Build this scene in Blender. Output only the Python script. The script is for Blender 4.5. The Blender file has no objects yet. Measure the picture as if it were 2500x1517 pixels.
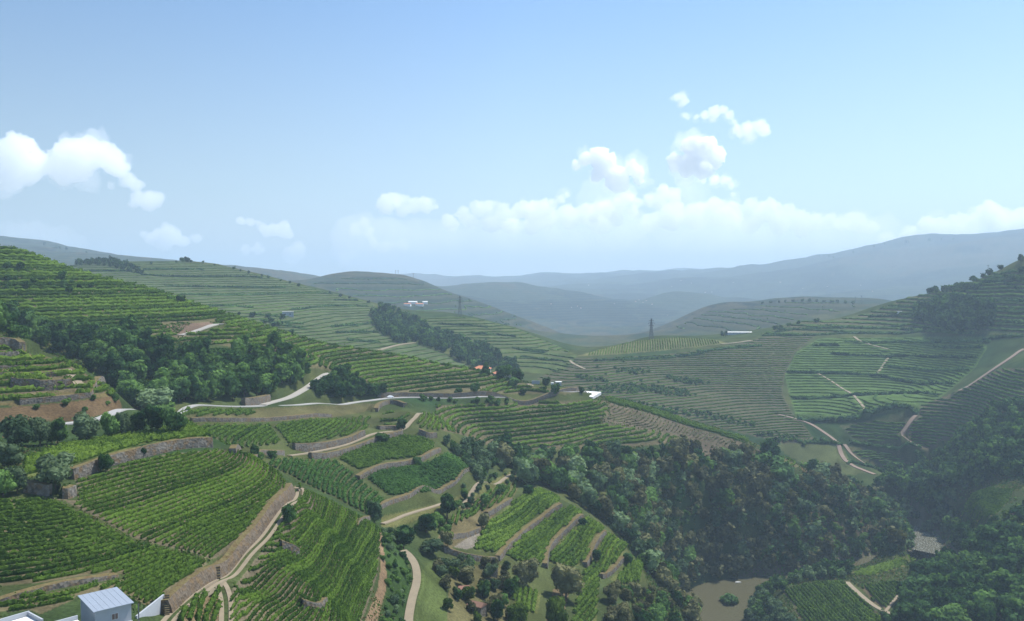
import bpy, math, random
import numpy as np
from mathutils import Vector, Matrix
R=math.radians
sc=bpy.context.scene
random.seed(7); rng=np.random.default_rng(7)
# ------------------------------------------------------------------ camera, sky, sun
cam=bpy.data.cameras.new('camera'); cam_o=bpy.data.objects.new('camera',cam); sc.collection.objects.link(cam_o)
cam_o.location=(0,0,200); cam_o.rotation_euler=(R(90-1.9),0,0)
cam.sensor_width=36; cam.lens=36*2080/2500; cam.clip_start=1; cam.clip_end=90000
sc.camera=cam_o
SUN_EL,SUN_AZ=61,60
w=bpy.data.worlds.new('World'); sc.world=w; w.use_nodes=True
nt=w.node_tree; bg=nt.nodes['Background']
sky=nt.nodes.new('ShaderNodeTexSky'); sky.sky_type='NISHITA'; sky.sun_disc=False
sky.sun_elevation=R(SUN_EL); sky.sun_rotation=R(SUN_AZ); sky.altitude=300; sky.air_density=1.0; sky.dust_density=0.8; sky.ozone_density=2.0
# the sky whitens towards the horizon: mix by the height of the direction looked in
geo=nt.nodes.new('ShaderNodeTexCoord'); sep=nt.nodes.new('ShaderNodeSeparateXYZ'); nt.links.new(geo.outputs['Generated'],sep.inputs[0])
rmp=nt.nodes.new('ShaderNodeValToRGB'); nt.links.new(sep.outputs['Z'],rmp.inputs[0])
for i,(p,c) in enumerate(((-.02,.92),(.06,.86),(.20,.62),(.40,.35))):
    e=rmp.color_ramp.elements[i] if i<2 else rmp.color_ramp.elements.new(p)
    e.position=max(p,0) if i else 0; e.color=(c,c,c,1)
pale=nt.nodes.new('ShaderNodeValToRGB'); nt.links.new(sep.outputs['Z'],pale.inputs[0])
for i,(p,c) in enumerate(((0,(6.1,6.9,7.2)),(.10,(4.7,6.3,7.4)),(.30,(2.3,4.5,8.1)),(.6,(1.6,3.2,6.8)))):
    e=pale.color_ramp.elements[i] if i<2 else pale.color_ramp.elements.new(p)
    e.position=p; e.color=(*c,1)
mx=nt.nodes.new('ShaderNodeMix'); mx.data_type='RGBA'
nt.links.new(rmp.outputs[0],mx.inputs[0]); nt.links.new(sky.outputs[0],mx.inputs[6]); nt.links.new(pale.outputs[0],mx.inputs[7])
side=nt.nodes.new('ShaderNodeValToRGB'); mr=nt.nodes.new('ShaderNodeMapRange'); nt.links.new(sep.outputs['X'],mr.inputs[0]); mr.inputs[1].default_value=-1; mr.inputs[2].default_value=1; nt.links.new(mr.outputs[0],side.inputs[0])
for i,(p,c) in enumerate(((.22,.70),(.50,1.05),(.75,1.14))):   # the sky is brighter on the side of the sun
    e=side.color_ramp.elements[i] if i<2 else side.color_ramp.elements.new(p)
    e.position=p; e.color=(c,c,c,1)
mu=nt.nodes.new('ShaderNodeMix'); mu.data_type='RGBA'; mu.blend_type='MULTIPLY'; mu.inputs[0].default_value=1; nt.links.new(mx.outputs[2],mu.inputs[6]); nt.links.new(side.outputs[0],mu.inputs[7])
nt.links.new(mu.outputs[2],bg.inputs[0]); bg.inputs[1].default_value=0.10
sun=bpy.data.lights.new('sun','SUN'); sun.energy=4.7; sun.angle=R(.5); sun.color=(1,.97,.92)
sun_o=bpy.data.objects.new('sun',sun); sc.collection.objects.link(sun_o)
_d=Vector((math.sin(R(SUN_AZ))*math.cos(R(SUN_EL)),math.cos(R(SUN_AZ))*math.cos(R(SUN_EL)),math.sin(R(SUN_EL))))
sun_o.rotation_euler=_d.to_track_quat('Z','Y').to_euler(); sun_o.location=(0,0,600)
sc.view_settings.view_transform='Standard'; sc.view_settings.look='None'; sc.view_settings.exposure=0.50; sc.view_settings.gamma=1.0
sc.cycles.volume_bounces=16; sc.cycles.max_bounces=18; sc.cycles.diffuse_bounces=3; sc.cycles.transmission_bounces=4; sc.cycles.transparent_max_bounces=8
# ------------------------------------------------------------------ terrain
F=2080.0; CX,CY=1250.0,758.5; PITCH=math.radians(1.9); CAMZ=200.0
def ray(px,py):
    """direction of the line of sight through a point of the photograph, scaled to horizontal length 1"""
    px=np.asarray(px,float); py=np.asarray(py,float)
    x=(px-CX)/F; y=-(py-CY)/F
    Y=math.cos(PITCH)+y*math.sin(PITCH); Z=-math.sin(PITCH)+y*math.cos(PITCH)
    h=np.hypot(x,Y)
    return x/h,Y/h,Z/h
def project(x,y,z):
    c,s=math.cos(PITCH),math.sin(PITCH)
    z=z-CAMZ; d=y*c-z*s; u=y*s+z*c
    d=np.where(d<1e-3,1e-3,d)
    return CX+F*x/d, CY-F*u/d
def h3(i,j,k):
    x=(i*374761393+j*668265263+k*1442695041+1013904223)&0xffffffff
    x=((x^(x>>13))*1274126177)&0xffffffff; x=x^(x>>16)
    return (x&0xffff)/32767.5-1
def vnoise(p):
    f=np.floor(p).astype(np.int64); t=p-f; t=t*t*(3-2*t); r=0
    for a in (0,1):
        for b in (0,1):
            for c in (0,1):
                r=r+h3(f[:,0]+a,f[:,1]+b,f[:,2]+c)*(t[:,0] if a else 1-t[:,0])*(t[:,1] if b else 1-t[:,1])*(t[:,2] if c else 1-t[:,2])
    return r
def fbm(p,o=4):
    r=0; a=.5
    for i in range(o): r=r+a*vnoise(p*2**i+i*17.3); a*=.5
    return r
def n2(x,y,s,o=3,seed=0.):
    return fbm(np.stack([x/s,y/s,np.full_like(x,seed)],1),o)

# measured ground points: photo x, photo y, distance.  'w' = water level point, 'h' = px, distance, height
G=[]
def g(R,*pts):
    for i in range(0,len(pts),2): G.append((pts[i],pts[i+1],R))
def gr(*t):
    for i in range(0,len(t),3): G.append((t[i],t[i+1],t[i+2]))
HH=[]
def hh(*t):
    for i in range(0,len(t),3): HH.append((t[i],t[i+1],t[i+2]))
# below the frame
for px in (-300,100,500,900,1300,1700,2100,2500,2800):
    f=min(max((px-300)/1400,0),1)
    hh(px,20,178-20*f, px,50,156-40*f, px,100,136-60*f)
hh(0,140,136, 300,140,132, 600,150,128, 900,180,116, 1200,200,96, 1500,250,74, 1700,350,18, 2000,350,8, 2300,350,8, 2600,350,18, 1700,200,50, 2200,200,40)
# near left slope
gr(0,1517,166, 250,1500,166, 100,1400,185, 100,1300,205, 100,1200,225, 350,1400,190, 350,1250,219, 350,1140,241, 200,1170,234,
   0,1330,200, 500,1085,263, 440,1100,255, 560,1105,260, 640,1140,258, 700,1175,260, 725,1197,258, 660,1200,243, 600,1250,230, 550,1350,209, 470,1300,212,
   400,1460,180, 540,1420,196, 560,1517,180, 450,1200,230, 530,1150,245, 200,1250,212,
   700,1300,226, 700,1400,206, 800,1300,238, 760,1205,268, 820,1225,285, 900,1262,300, 930,1300,290, 900,1400,250, 850,1500,218, 950,1400,262, 945,1500,240, 700,1517,184, 800,1400,226, 620,1440,202,
   620,1300,222, 760,1250,252, 860,1300,262)
hh(560,300,136, 640,300,130, 720,300,124)
# terrace above the long wall, olives, road
gr(60,1180,231, 60,1150,241, 200,1128,246, 200,1095,262, 330,1075,275, 350,1090,264, 510,1062,285, 350,1055,288, 480,1045,300, 30,1095,262, 150,1085,270, 0,1047,300, 190,1033,310,
   340,1015,345, 100,1022,312, 100,985,320, 0,965,328, 250,965,330, 285,985,335, 150,935,340, 150,900,356, 150,875,376, 20,830,392, 60,850,385, 220,905,352, 0,800,400, 270,955,336, -300,760,420)
hh(0,445,158, 150,430,152, 240,400,146, 300,380,142)
# road and forest on the left
gr(440,993,400, 640,993,432, 830,985,500, 945,972,540, 1200,972,560, 1430,962,600, 1320,965,582, 1060,975,550)
gr(230,920,440, 400,965,425, 600,975,438, 700,950,470, 300,860,480, 500,860,480, 700,880,505, 460,815,540, 545,792,550, 700,965,468, 760,930,500, 800,913,520, 850,960,520, 100,830,500, 900,950,545)
gr(100,750,545, 300,760,560, 100,680,600, 300,700,610, 400,740,600, 600,805,590, 700,840,590, 800,880,580, 900,900,590, 1000,920,590, 1100,940,590, 1200,950,590, 1350,950,605, 0,700,590, 0,760,540, 500,775,590)
g(640, 0,607, 40,613, 78,622, 114,638, 166,655, 234,674, 312,695, 403,716, 452,739, 520,757, 572,775, 640,794, 656,802, 740,828, 870,852, 984,870, 1087,893, 1155,903, 1204,915, 1260,930, 1330,940, 1400,955)
gr(1440,966,612)
hh(0,720,215, 250,720,185, 450,720,150, 640,730,140, 800,730,125, 1000,740,108, 1200,740,100, 1300,740,95, 1430,720,92, 1430,800,82, 450,850,140, 200,850,175)
# plots between the road and the gully
gr(560,1010,405, 560,1050,385, 620,1080,372, 700,1110,366, 700,1060,402, 750,1010,445, 760,1150,342, 850,1230,322, 850,1040,430, 900,1085,412, 820,1110,385, 930,1247,324, 1000,1120,400, 1140,1160,402, 1070,1210,362,
   1050,1050,452, 1035,1010,475, 1150,1090,482, 1060,990,530, 960,1000,505, 920,1040,462, 800,1180,345, 1120,1120,436, 640,1040,402)
gr(1300,1000,584, 1300,1090,525, 1450,1080,560, 1640,1087,600, 1450,1030,582, 1600,1050,618, 1720,1085,640, 1150,1040,530, 1450,985,608)
gr(1480,976,628, 1540,992,634, 1600,1012,640, 1700,1040,652, 1770,1060,660, 1830,1078,670, 1870,1105,676, 1900,1110,690, 1980,1150,700, 2080,1205,730, 2180,1238,748)
hh(1480,720,82, 1600,730,66, 1700,740,52, 1800,750,40, 1900,770,26, 2000,780,18, 1600,790,62)
# path, forest slope, lower terraces
gr(940,1278,318, 1100,1228,378, 1200,1180,432, 1300,1145,490, 1470,1130,535, 990,1345,300, 1015,1400,275, 1000,1500,250, 1080,1300,330, 1050,1400,280)
gr(1500,1180,520, 1700,1180,590, 1700,1250,566, 1700,1350,545, 1850,1350,578, 1950,1300,612, 2050,1300,632, 1550,1250,500, 1600,1400,490, 1850,1180,630, 1850,1260,602, 1960,1230,650, 1380,1180,490, 1620,1120,575,
   2060,1250,668, 1780,1420,554, 1900,1390,580, 1620,1330,520)
gr(1280,1190,440, 1380,1232,416, 1200,1262,382, 1130,1300,345, 1480,1290,402, 1530,1340,392, 1560,1400,372, 1350,1350,362, 1400,1450,330, 1200,1400,318, 1100,1450,280, 1200,1500,282, 1400,1517,304, 1560,1500,335,
   1450,1380,366, 1300,1270,396, 1470,1500,318, 1600,1470,370, 1640,1500,400)
hh(1400,462,82, 1500,450,66, 1580,440,52, 1640,460,28)
# river and flats
for p in ((2215,1215),(2240,1240),(2262,1262),(2290,1300),(2320,1330),(2200,1360),(2150,1365),(2090,1372),(2075,1390),(1830,1427),(1760,1440),(1700,1450),(1690,1517),(1800,1500),(1760,1480)):
    k=-ray(*p)[2]; G.append((p[0],p[1],(CAMZ-1.0)/k))
gr(2130,1160,850, 2350,1360,578, 2450,1400,540, 2490,1500,470, 2100,1410,576, 2200,1385,590, 2280,1350,600, 2040,1425,558, 1930,1440,542, 2150,1500,505, 1930,1500,505, 2100,1480,520, 2350,1450,520, 2250,1480,505, 2350,1300,612, 1860,1480,530, 2180,1300,655, 2150,1330,632)
gr(2250,1180,775, 2350,1240,672, 2400,1200,702, 2480,1265,622, 2400,1150,742, 2500,1180,690, 2300,1230,705, 2200,1190,790, 2300,1160,780, 2250,1100,822, 2380,1330,592)
# opposite slope on the right
g(1000,1390,873); gr(1410,868,1010, 1480,845,1080, 1560,826,1150, 1640,820,1190, 1740,822,1200, 1800,818,1200, 1850,812,1210, 1904,800,1220, 1951,787,1240, 2042,781,1260, 2120,762,1290, 2146,741,1330, 2216,726,1330,
   2265,716,1300, 2379,685,1240, 2431,664,1200, 2500,635,1150)
hh(1410,1150,92, 1560,1320,105, 1740,1400,110, 1900,1420,112, 2042,1440,120, 2146,1500,140, 2265,1480,150, 2379,1420,165, 2500,1350,190)
gr(1300,917,930, 1400,900,940, 1500,875,1000, 1600,864,1040, 1760,843,1080, 1450,950,870, 1600,1000,840, 1700,1030,830, 1600,920,960, 1850,1050,850, 1850,900,1010, 1950,1130,825, 2000,1000,925, 2150,1145,835, 2050,850,1100,
   2200,950,1000, 2200,860,1090, 2350,800,1100, 2350,900,1000, 2350,1000,905, 2480,900,900, 2480,1050,800, 2480,750,1080, 2050,1080,865, 2200,1050,880, 1730,940,960, 1500,930,910, 1950,920,1010, 2300,760,1180, 1350,935,880, 2480,980,850, 2350,1080,830, 2250,790,1190)
# second hill
gr(170,649,1500, 208,643,1500, 364,642,1500, 442,639,1500, 519,644,1500, 597,662,1480, 654,675,1470, 724,693,1450, 802,714,1430, 854,726,1410, 916,742,1390, 1020,773,1370, 1106,770,1330, 1178,779,1280, 1260,800,1220, 1292,813,1200, 1357,841,1160, 1411,866,1110)
hh(0,1500,190, 300,1800,170, 600,1800,140, 850,1750,110, 1000,1650,90, 1178,1600,80, 1300,1450,60, 1411,1400,40)
gr(300,680,1250, 500,720,1150, 600,760,1010, 750,820,950, 900,840,960, 1000,860,960, 1100,880,970, 1200,900,960, 700,740,1200, 850,780,1150, 1000,800,1180, 1100,830,1120, 1200,850,1090, 1300,870,1030, 1350,890,990, 1000,830,1040)
# third hill and beyond
gr(755,692,2500, 828,678,2500, 880,671,2500, 919,675,2500, 968,673,2500, 1036,690,2500, 1100,714,2450, 1191,743,2400, 1260,769,2350, 1305,787,2300, 1400,840,2200, 900,740,2000, 1010,745,2050, 1120,790,1900, 1250,800,1900)
hh(755,3100,120, 968,3100,110, 1191,3000,70, 1300,2900,20)
gr(640,673,3200, 665,671,3200, 720,682,3200)
gr(1103,706,4500, 1171,696,4500, 1260,700,4500, 1320,720,4200, 1400,760,3800, 1450,800,3300, 1500,790,3600, 1440,840,2500, 1560,800,3200)
hh(1150,5400,80, 1260,5400,80)
gr(1350,715,5500, 1450,705,6000, 1550,700,6500, 1640,700,6000)
gr(1560,735,4300, 1620,722,4300, 1700,717,4300, 1780,737,4300, 1830,755,4200)
hh(1620,5000,60, 1750,5000,60)
gr(900,690,9000, 1015,673,9500, 1113,678,9500, 1165,675,9500, 1243,683,9500, 1305,673,9500, 1357,670,9500, 1427,675,9500, 1526,664,9500, 1604,666,9500, 1645,672,9500, 1708,659,11500, 1772,659,11500, 1790,667,8500)
gr(1860,656,7800, 1938,638,7500, 2042,625,7200, 2094,609,7200, 2135,598,7200, 2172,595,7200, 2237,582,7200, 2327,579,7200, 2366,570,7200, 2444,572,7200, 2500,562,7200,
   1900,700,5500, 2050,690,5500, 2250,680,5300, 2400,660,5300, 2000,740,4300, 2200,740,4300)
hh(1900,9500,150, 2200,9500,300, 2500,9500,400, 1200,12500,100, 1600,12500,150, 2200,13000,100, 500,12500,80, 0,12500,60, 500,7000,60, 800,6000,60)
gr(0,592,4300, 40,594,4300, 60,602,4300, 110,595,4300, 160,606,4200, 180,615,4200, 240,625,4100, 280,632,4100, 360,650,4100)
hh(0,5500,150, 200,5500,120)
gr(1630,806,2150, 1682,782,2200, 1734,753,2250, 1760,749,2250, 1811,749,2250, 1880,740,2250, 1964,733,2250, 2055,737,2250, 2135,741,2250, 1700,800,1950, 1850,790,1800, 2000,765,1800)
hh(1650,2800,60, 1880,3000,60, 2135,3000,60, 2350,2200,120, 2500,2400,120, 2500,3400,120)
def _ctrl():
    P=[]
    for px,py,R in G:
        x,y,k=ray(px,py); P.append((math.atan2(x,y),math.log(R),CAMZ+float(k)*R))
        if px<=0 and px>-200: P.append((math.atan2(*ray(-320,py)[:2]),math.log(R),CAMZ+float(k)*R))
        if px>=2480: P.append((math.atan2(*ray(2820,py)[:2]),math.log(R),CAMZ+float(k)*R))
    for px,R,z in HH:
        x,y,_=ray(px,700); P.append((math.atan2(x,y),math.log(R),z))
    return np.array(P)
_P=_ctrl()
def _phi(d2): return np.sqrt(d2+0.03**2)
def _fit():
    A=_P[:,:2]; n=len(A)
    d2=((A[:,None]-A[None])**2).sum(-1)
    M=np.zeros((n+3,n+3)); M[:n,:n]=_phi(d2)-1e-5*0+np.eye(n)*(-0.002); M[:n,n]=1; M[:n,n+1:]=A; M[n,:n]=1; M[n+1:,:n]=A.T
    return np.linalg.solve(M,np.r_[_P[:,2],0,0,0])
_W=_fit()
AZ0,AZ1=math.radians(-39),math.radians(39)
NA=1100
_LR=[math.log(18.)]
while _LR[-1]<math.log(14000):
    r=math.exp(_LR[-1]); _LR.append(_LR[-1]+(0.02 if r<140 else .0030 if r<1350 else .006 if r<5000 else .010))
LR=np.array(_LR); NR=len(LR)
AZ=np.linspace(AZ0,AZ1,NA)
def _eval():
    # coarse evaluation then bicubic-free linear refinement (coarse step well under the spacing of the measured points)
    ca=np.linspace(AZ0,AZ1,280); cl=np.linspace(LR[0],LR[-1],420)
    Z=np.zeros((len(cl),len(ca)))
    n=len(_P)
    for i,l in enumerate(cl):
        d2=(ca[:,None]-_P[None,:,0])**2+(l-_P[None,:,1])**2
        Z[i]=_phi(d2)@_W[:n]+_W[n]+_W[n+1]*ca+_W[n+2]*l
    # Catmull-Rom upsampling
    def up(Z,x0,dx,x):
        t=(x-x0)/dx; i=np.clip(np.floor(t).astype(int),0,Z.shape[0]-2); t=(t-i)[:,None]
        g=lambda k: Z[np.clip(i+k,0,Z.shape[0]-1)]
        a,b,c,d=g(-1),g(0),g(1),g(2)
        return b+.5*t*(c-a+t*(2*a-5*b+4*c-d+t*(3*(b-c)+d-a)))
    Z=up(Z,cl[0],cl[1]-cl[0],LR)
    return up(Z.T.copy(),ca[0],ca[1]-ca[0],AZ).T
ZT=_eval()
RR=np.exp(LR)[:,None]+0*AZ[None]
XX=np.sin(AZ)[None]*RR; YY=np.cos(AZ)[None]*RR
def _rough():
    x,y=XX.ravel(),YY.ravel()
    r=RR.ravel()
    amp=np.clip((r-900)/1600,0,1)
    far=np.clip((r-1500)/3000,0,1)
    n=n2(x,y,420.,4,3.)*(10*amp+38*far)+n2(x,y,60.,3,5.)*(0.5+2.5*amp)*np.clip((r-250)/500,0,1)
    n=n+(.5-np.abs(n2(x,y,330.,3,9.)))*34*far
    near_water=np.clip((ZT.ravel()-4)/15,0,1)
    return (n*near_water).reshape(ZT.shape)
ZT=ZT+_rough()
LRL=LR
def zat(x,y):
    x=np.asarray(x,float); y=np.asarray(y,float)
    a=np.arctan2(x,y); l=np.log(np.maximum(np.hypot(x,y),18.1))
    ja=np.clip((a-AZ0)/(AZ1-AZ0)*(NA-1),0,NA-1.001); j=ja.astype(int); fa=ja-j
    i=np.clip(np.searchsorted(LR,l)-1,0,NR-2); fl=np.clip((l-LR[i])/(LR[i+1]-LR[i]),0,1)
    return (ZT[i,j]*(1-fl)*(1-fa)+ZT[i+1,j]*fl*(1-fa)+ZT[i,j+1]*(1-fl)*fa+ZT[i+1,j+1]*fl*fa)
def hit(px,py,rmin=120.,rmax=13500.):
    """where the line of sight through a photo point meets the ground -> world x,y,z"""
    px=np.atleast_1d(np.asarray(px,float)); py=np.atleast_1d(np.asarray(py,float))
    dx,dy,k=ray(px,py); rs=np.exp(LR); rs=rs[(rs>=rmin)&(rs<=rmax)]
    out=np.full(len(px),np.nan); prev=None
    for r in rs:
        d=CAMZ+k*r-zat(dx*r,dy*r)
        if prev is not None:
            m=np.isnan(out)&(d<=0)
            if m.any():
                t=(prev/(prev-d+1e-9)); out[m]=(pr+(r-pr)*np.clip(t,0,1))[m]
        prev=d; pr=r
        if not np.isnan(out).any(): break
    return dx*out,dy*out,zat(dx*np.nan_to_num(out),dy*np.nan_to_num(out))
# ------------------------------------------------------------------ helpers and materials
COL=sc.collection
def link(name,me,parent=None,loc=None):
    o=bpy.data.objects.new(name,me); COL.objects.link(o)
    if parent: o.parent=parent
    if loc is not None: o.location=loc
    return o
def tag(o,label=None,cat=None,group=None,kind=None):
    if label: o['label']=label
    if cat: o['category']=cat
    if group: o['group']=group
    if kind: o['kind']=kind
    return o
def np_mesh(name,V,Q,mat,smooth=False,T=None):
    """V (n,3), Q (m,4) quads, T (k,3) triangles"""
    me=bpy.data.meshes.new(name); V=np.asarray(V,np.float32)
    Q=np.zeros((0,4),np.int32) if Q is None else np.asarray(Q,np.int32)
    T=np.zeros((0,3),np.int32) if T is None else np.asarray(T,np.int32)
    me.vertices.add(len(V)); me.vertices.foreach_set('co',V.ravel())
    me.loops.add(Q.size+T.size); me.loops.foreach_set('vertex_index',np.r_[Q.ravel(),T.ravel()].astype(np.int32))
    n=len(Q)+len(T); me.polygons.add(n)
    st=np.r_[np.arange(len(Q))*4,len(Q)*4+np.arange(len(T))*3].astype(np.int32)
    me.polygons.foreach_set('loop_start',st)
    me.polygons.foreach_set('use_smooth',np.full(n,smooth))
    me.update(calc_edges=True)
    for m in (mat if isinstance(mat,(list,tuple)) else [mat]): me.materials.append(m)
    return me
class N:
    def __init__(s,name):
        s.m=bpy.data.materials.new(name); s.m.use_nodes=True; s.t=s.m.node_tree; s.out=s.t.nodes['Material Output']; s.p=s.t.nodes['Principled BSDF']
    def n(s,ty,**kw):
        x=s.t.nodes.new('ShaderNode'+ty)
        for k,v in kw.items(): setattr(x,k,v)
        return x
    def l(s,a,b): s.t.links.new(a,b)
    def noise(s,scale,detail=3,coord='Object',rough=.6,vec=None):
        x=s.n('TexNoise'); x.inputs['Scale'].default_value=scale; x.inputs['Detail'].default_value=detail; x.inputs['Roughness'].default_value=rough
        if vec is None:
            if coord=='World': g=s.n('NewGeometry'); s.l(g.outputs['Position'],x.inputs['Vector'])
            else: g=s.n('TexCoord'); s.l(g.outputs[coord],x.inputs['Vector'])
        else: s.l(vec,x.inputs['Vector'])
        return x.outputs['Fac']
    def ramp(s,fac,stops):
        r=s.n('ValToRGB'); s.l(fac,r.inputs[0])
        for i,(p,c) in enumerate(stops):
            e=r.color_ramp.elements[i] if i<2 else r.color_ramp.elements.new(p)
            e.position=p; e.color=(*c,1) if len(c)==3 else c
        return r.outputs[0]
    def math(s,op,a,b=None,c=None):
        x=s.n('Math',operation=op)
        for i,v in enumerate((a,b,c)):
            if v is None: continue
            if isinstance(v,(int,float)): x.inputs[i].default_value=v
            else: s.l(v,x.inputs[i])
        return x.outputs[0]
    def mix(s,f,a,b,mode='MIX'):
        x=s.n('Mix',data_type='RGBA',blend_type=mode)
        for i,v in ((0,f),(6,a),(7,b)):
            if isinstance(v,(int,float)): x.inputs[i].default_value=v
            elif isinstance(v,tuple): x.inputs[i].default_value=(*v,1)
            else: s.l(v,x.inputs[i])
        return x.outputs[2]
def leafmat(name,dark,light,scale=.5,trans=.35,big=.03,hue=None,amp=.9):
    m=N(name); m.t.nodes.remove(m.p)
    a=m.noise(scale,3,'World'); b=m.noise(big,2,'World')
    f=m.math('MULTIPLY_ADD',b,amp,m.math('MULTIPLY_ADD',a,1.0,-.5*amp))
    oi=m.n('ObjectInfo'); f=m.math('ADD',f,m.math('MULTIPLY_ADD',oi.outputs['Random'],.5,-.25))
    c=m.ramp(f,[(.25,dark),(.75,light)])
    if hue: c=m.mix(m.ramp(b,[(.52,(0,0,0)),(.66,(1,1,1))]),c,hue)
    d=m.n('BsdfDiffuse'); m.l(c,d.inputs[0])
    t=m.n('BsdfTranslucent'); m.l(m.mix(1.0,c,(1.15,1.25,.6),'MULTIPLY'),t.inputs[0])
    s=m.n('MixShader'); s.inputs[0].default_value=trans; m.l(d.outputs[0],s.inputs[1]); m.l(t.outputs[0],s.inputs[2]); m.l(s.outputs[0],m.out.inputs[0])
    return m.m
def plain(name,col,rough=.8,nscale=.6,var=.25,metal=0.,spec=.3):
    m=N(name); a=m.noise(nscale,4)
    c=m.mix(a,tuple(x*(1-var) for x in col),tuple(min(1,x*(1+var)) for x in col)); m.l(c,m.p.inputs['Base Color'])
    m.p.inputs['Roughness'].default_value=rough; m.p.inputs['Metallic'].default_value=metal; m.p.inputs['Specular IOR Level'].default_value=spec
    return m.m
def volmat(n,dens,col,an=0.0):
    m=N(n); m.t.nodes.remove(m.p); v=m.n('VolumePrincipled')
    v.inputs['Density'].default_value=dens; v.inputs['Color'].default_value=(*col,1); v.inputs['Anisotropy'].default_value=an
    m.l(v.outputs[0],m.out.inputs['Volume']); return m.m
M={}
M['vine']=leafmat('vine_leaves',(.036,.076,.014),(.135,.220,.034),.9,.40,.03,None,.5)
M['vine_lime']=leafmat('young_vine_leaves',(.055,.105,.016),(.165,.25,.038),.9,.40,.03)
M['vine_blue']=leafmat('mature_vine_leaves',(.026,.066,.018),(.10,.20,.042),.8,.35,.02)
M['vine_far']=leafmat('distant_vine_leaves',(.044,.088,.026),(.115,.190,.044),.25,.3,.012)
M['tree']=leafmat('broadleaf_foliage',(.020,.056,.018),(.15,.26,.07),.35,.35,.085,None,1.5)
M['tree_dark']=leafmat('evergreen_foliage',(.012,.038,.015),(.085,.165,.052),.4,.3,.085,None,1.5)
M['willow']=leafmat('willow_foliage',(.05,.09,.045),(.20,.28,.14),.35,.3,.085,None,1.5)
M['olive']=leafmat('olive_foliage',(.032,.06,.03),(.12,.17,.085),.6,.25,.085,None,1.5)
M['dry_tree']=leafmat('dry_foliage',(.055,.058,.028),(.19,.19,.09),.4,.25,.085,None,1.5)
M['lime_tree']=leafmat('light_green_foliage',(.04,.075,.012),(.12,.175,.03),.5,.3,.085,None,1.5)
M['shrub']=leafmat('shrub_foliage',(.022,.060,.018),(.12,.21,.05),.4,.3,.085,None,1.5)
M['weeds']=leafmat('weeds',(.035,.065,.018),(.11,.15,.045),.6,.3,.05)
M['straw']=leafmat('dry_grass',(.09,.08,.035),(.20,.17,.085),.6,.3,.05)
M['bark']=plain('bark',(.09,.07,.05),.9,2)
def stonemat(name='dry_stone',dk=(.070,.062,.050),lt=(.21,.19,.16)):
    m=N(name); g=m.n('NewGeometry'); sp=m.n('SeparateXYZ'); m.l(g.outputs['Normal'],sp.inputs[0])
    v=m.n('TexVoronoi'); v.inputs['Scale'].default_value=1.6; m.l(g.outputs['Position'],v.inputs['Vector'])
    b=m.noise(.25,4,'World'); f=m.math('MULTIPLY_ADD',v.outputs['Color'],.5,m.math('MULTIPLY',b,.6))
    st=m.ramp(f,[(.25,dk),(.8,lt)])
    st=m.mix(m.ramp(m.noise(.5,4,'World'),[(.5,(0,0,0)),(.62,(1,1,1))]),st,(.15,.105,.06))
    top=m.ramp(m.noise(.8,3,'World'),[(.3,(.11,.075,.035)),(.7,(.15,.13,.055))])
    c=m.mix(m.ramp(sp.outputs['Z'],[(.5,(0,0,0)),(.7,(1,1,1))]),st,top)
    m.l(c,m.p.inputs['Base Color']); m.p.inputs['Roughness'].default_value=.95; m.p.inputs['Specular IOR Level'].default_value=.1
    bp=m.n('Bump'); bp.inputs['Distance'].default_value=.15; m.l(v.outputs['Distance'],bp.inputs['Height']); m.l(bp.outputs[0],m.p.inputs['Normal'])
    return m.m
M['stone']=stonemat()
M['earth_wall']=stonemat('earthy_stone_bank',(.085,.062,.042),(.165,.135,.10))
def bankmat():
    m=N('overgrown_bank'); f=m.noise(.35,4,'World')
    m.l(m.ramp(f,[(.35,(.022,.045,.018)),(.55,(.05,.08,.03)),(.75,(.12,.10,.06))]),m.p.inputs['Base Color']); m.p.inputs['Roughness'].default_value=1; m.p.inputs['Specular IOR Level'].default_value=.05
    return m.m
M['bank']=bankmat()
M['road']=plain('pale_road',(.32,.30,.26),.9,.15,.12)
M['asphalt']=plain('road_asphalt',(.33,.32,.30),.9,.2,.12)
M['dirt']=plain('dirt_track',(.24,.195,.13),.95,.5,.25)
M['dirt_red']=plain('red_dirt_track',(.22,.16,.12),.95,.1,.25)
M['white']=plain('white_render',(.75,.74,.70),.8,.5,.06)
M['grey_wall']=plain('grey_render',(.36,.38,.40),.85,.6,.12)
M['metal_roof']=plain('sheet_metal_roof',(.30,.34,.39),.5,.25,.10,.2)
M['red_roof']=plain('clay_tile_roof',(.50,.20,.11),.85,.8,.22)
M['dark']=plain('dark_window',(.03,.03,.035),.4,1,.1)
M['steel']=plain('galvanised_steel',(.10,.11,.12),.7,1,.2)
M['door_red']=plain('dark_red_paint',(.14,.035,.04),.6,1,.1)
M['concrete']=plain('concrete',(.50,.50,.47),.9,.4,.15)
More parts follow.
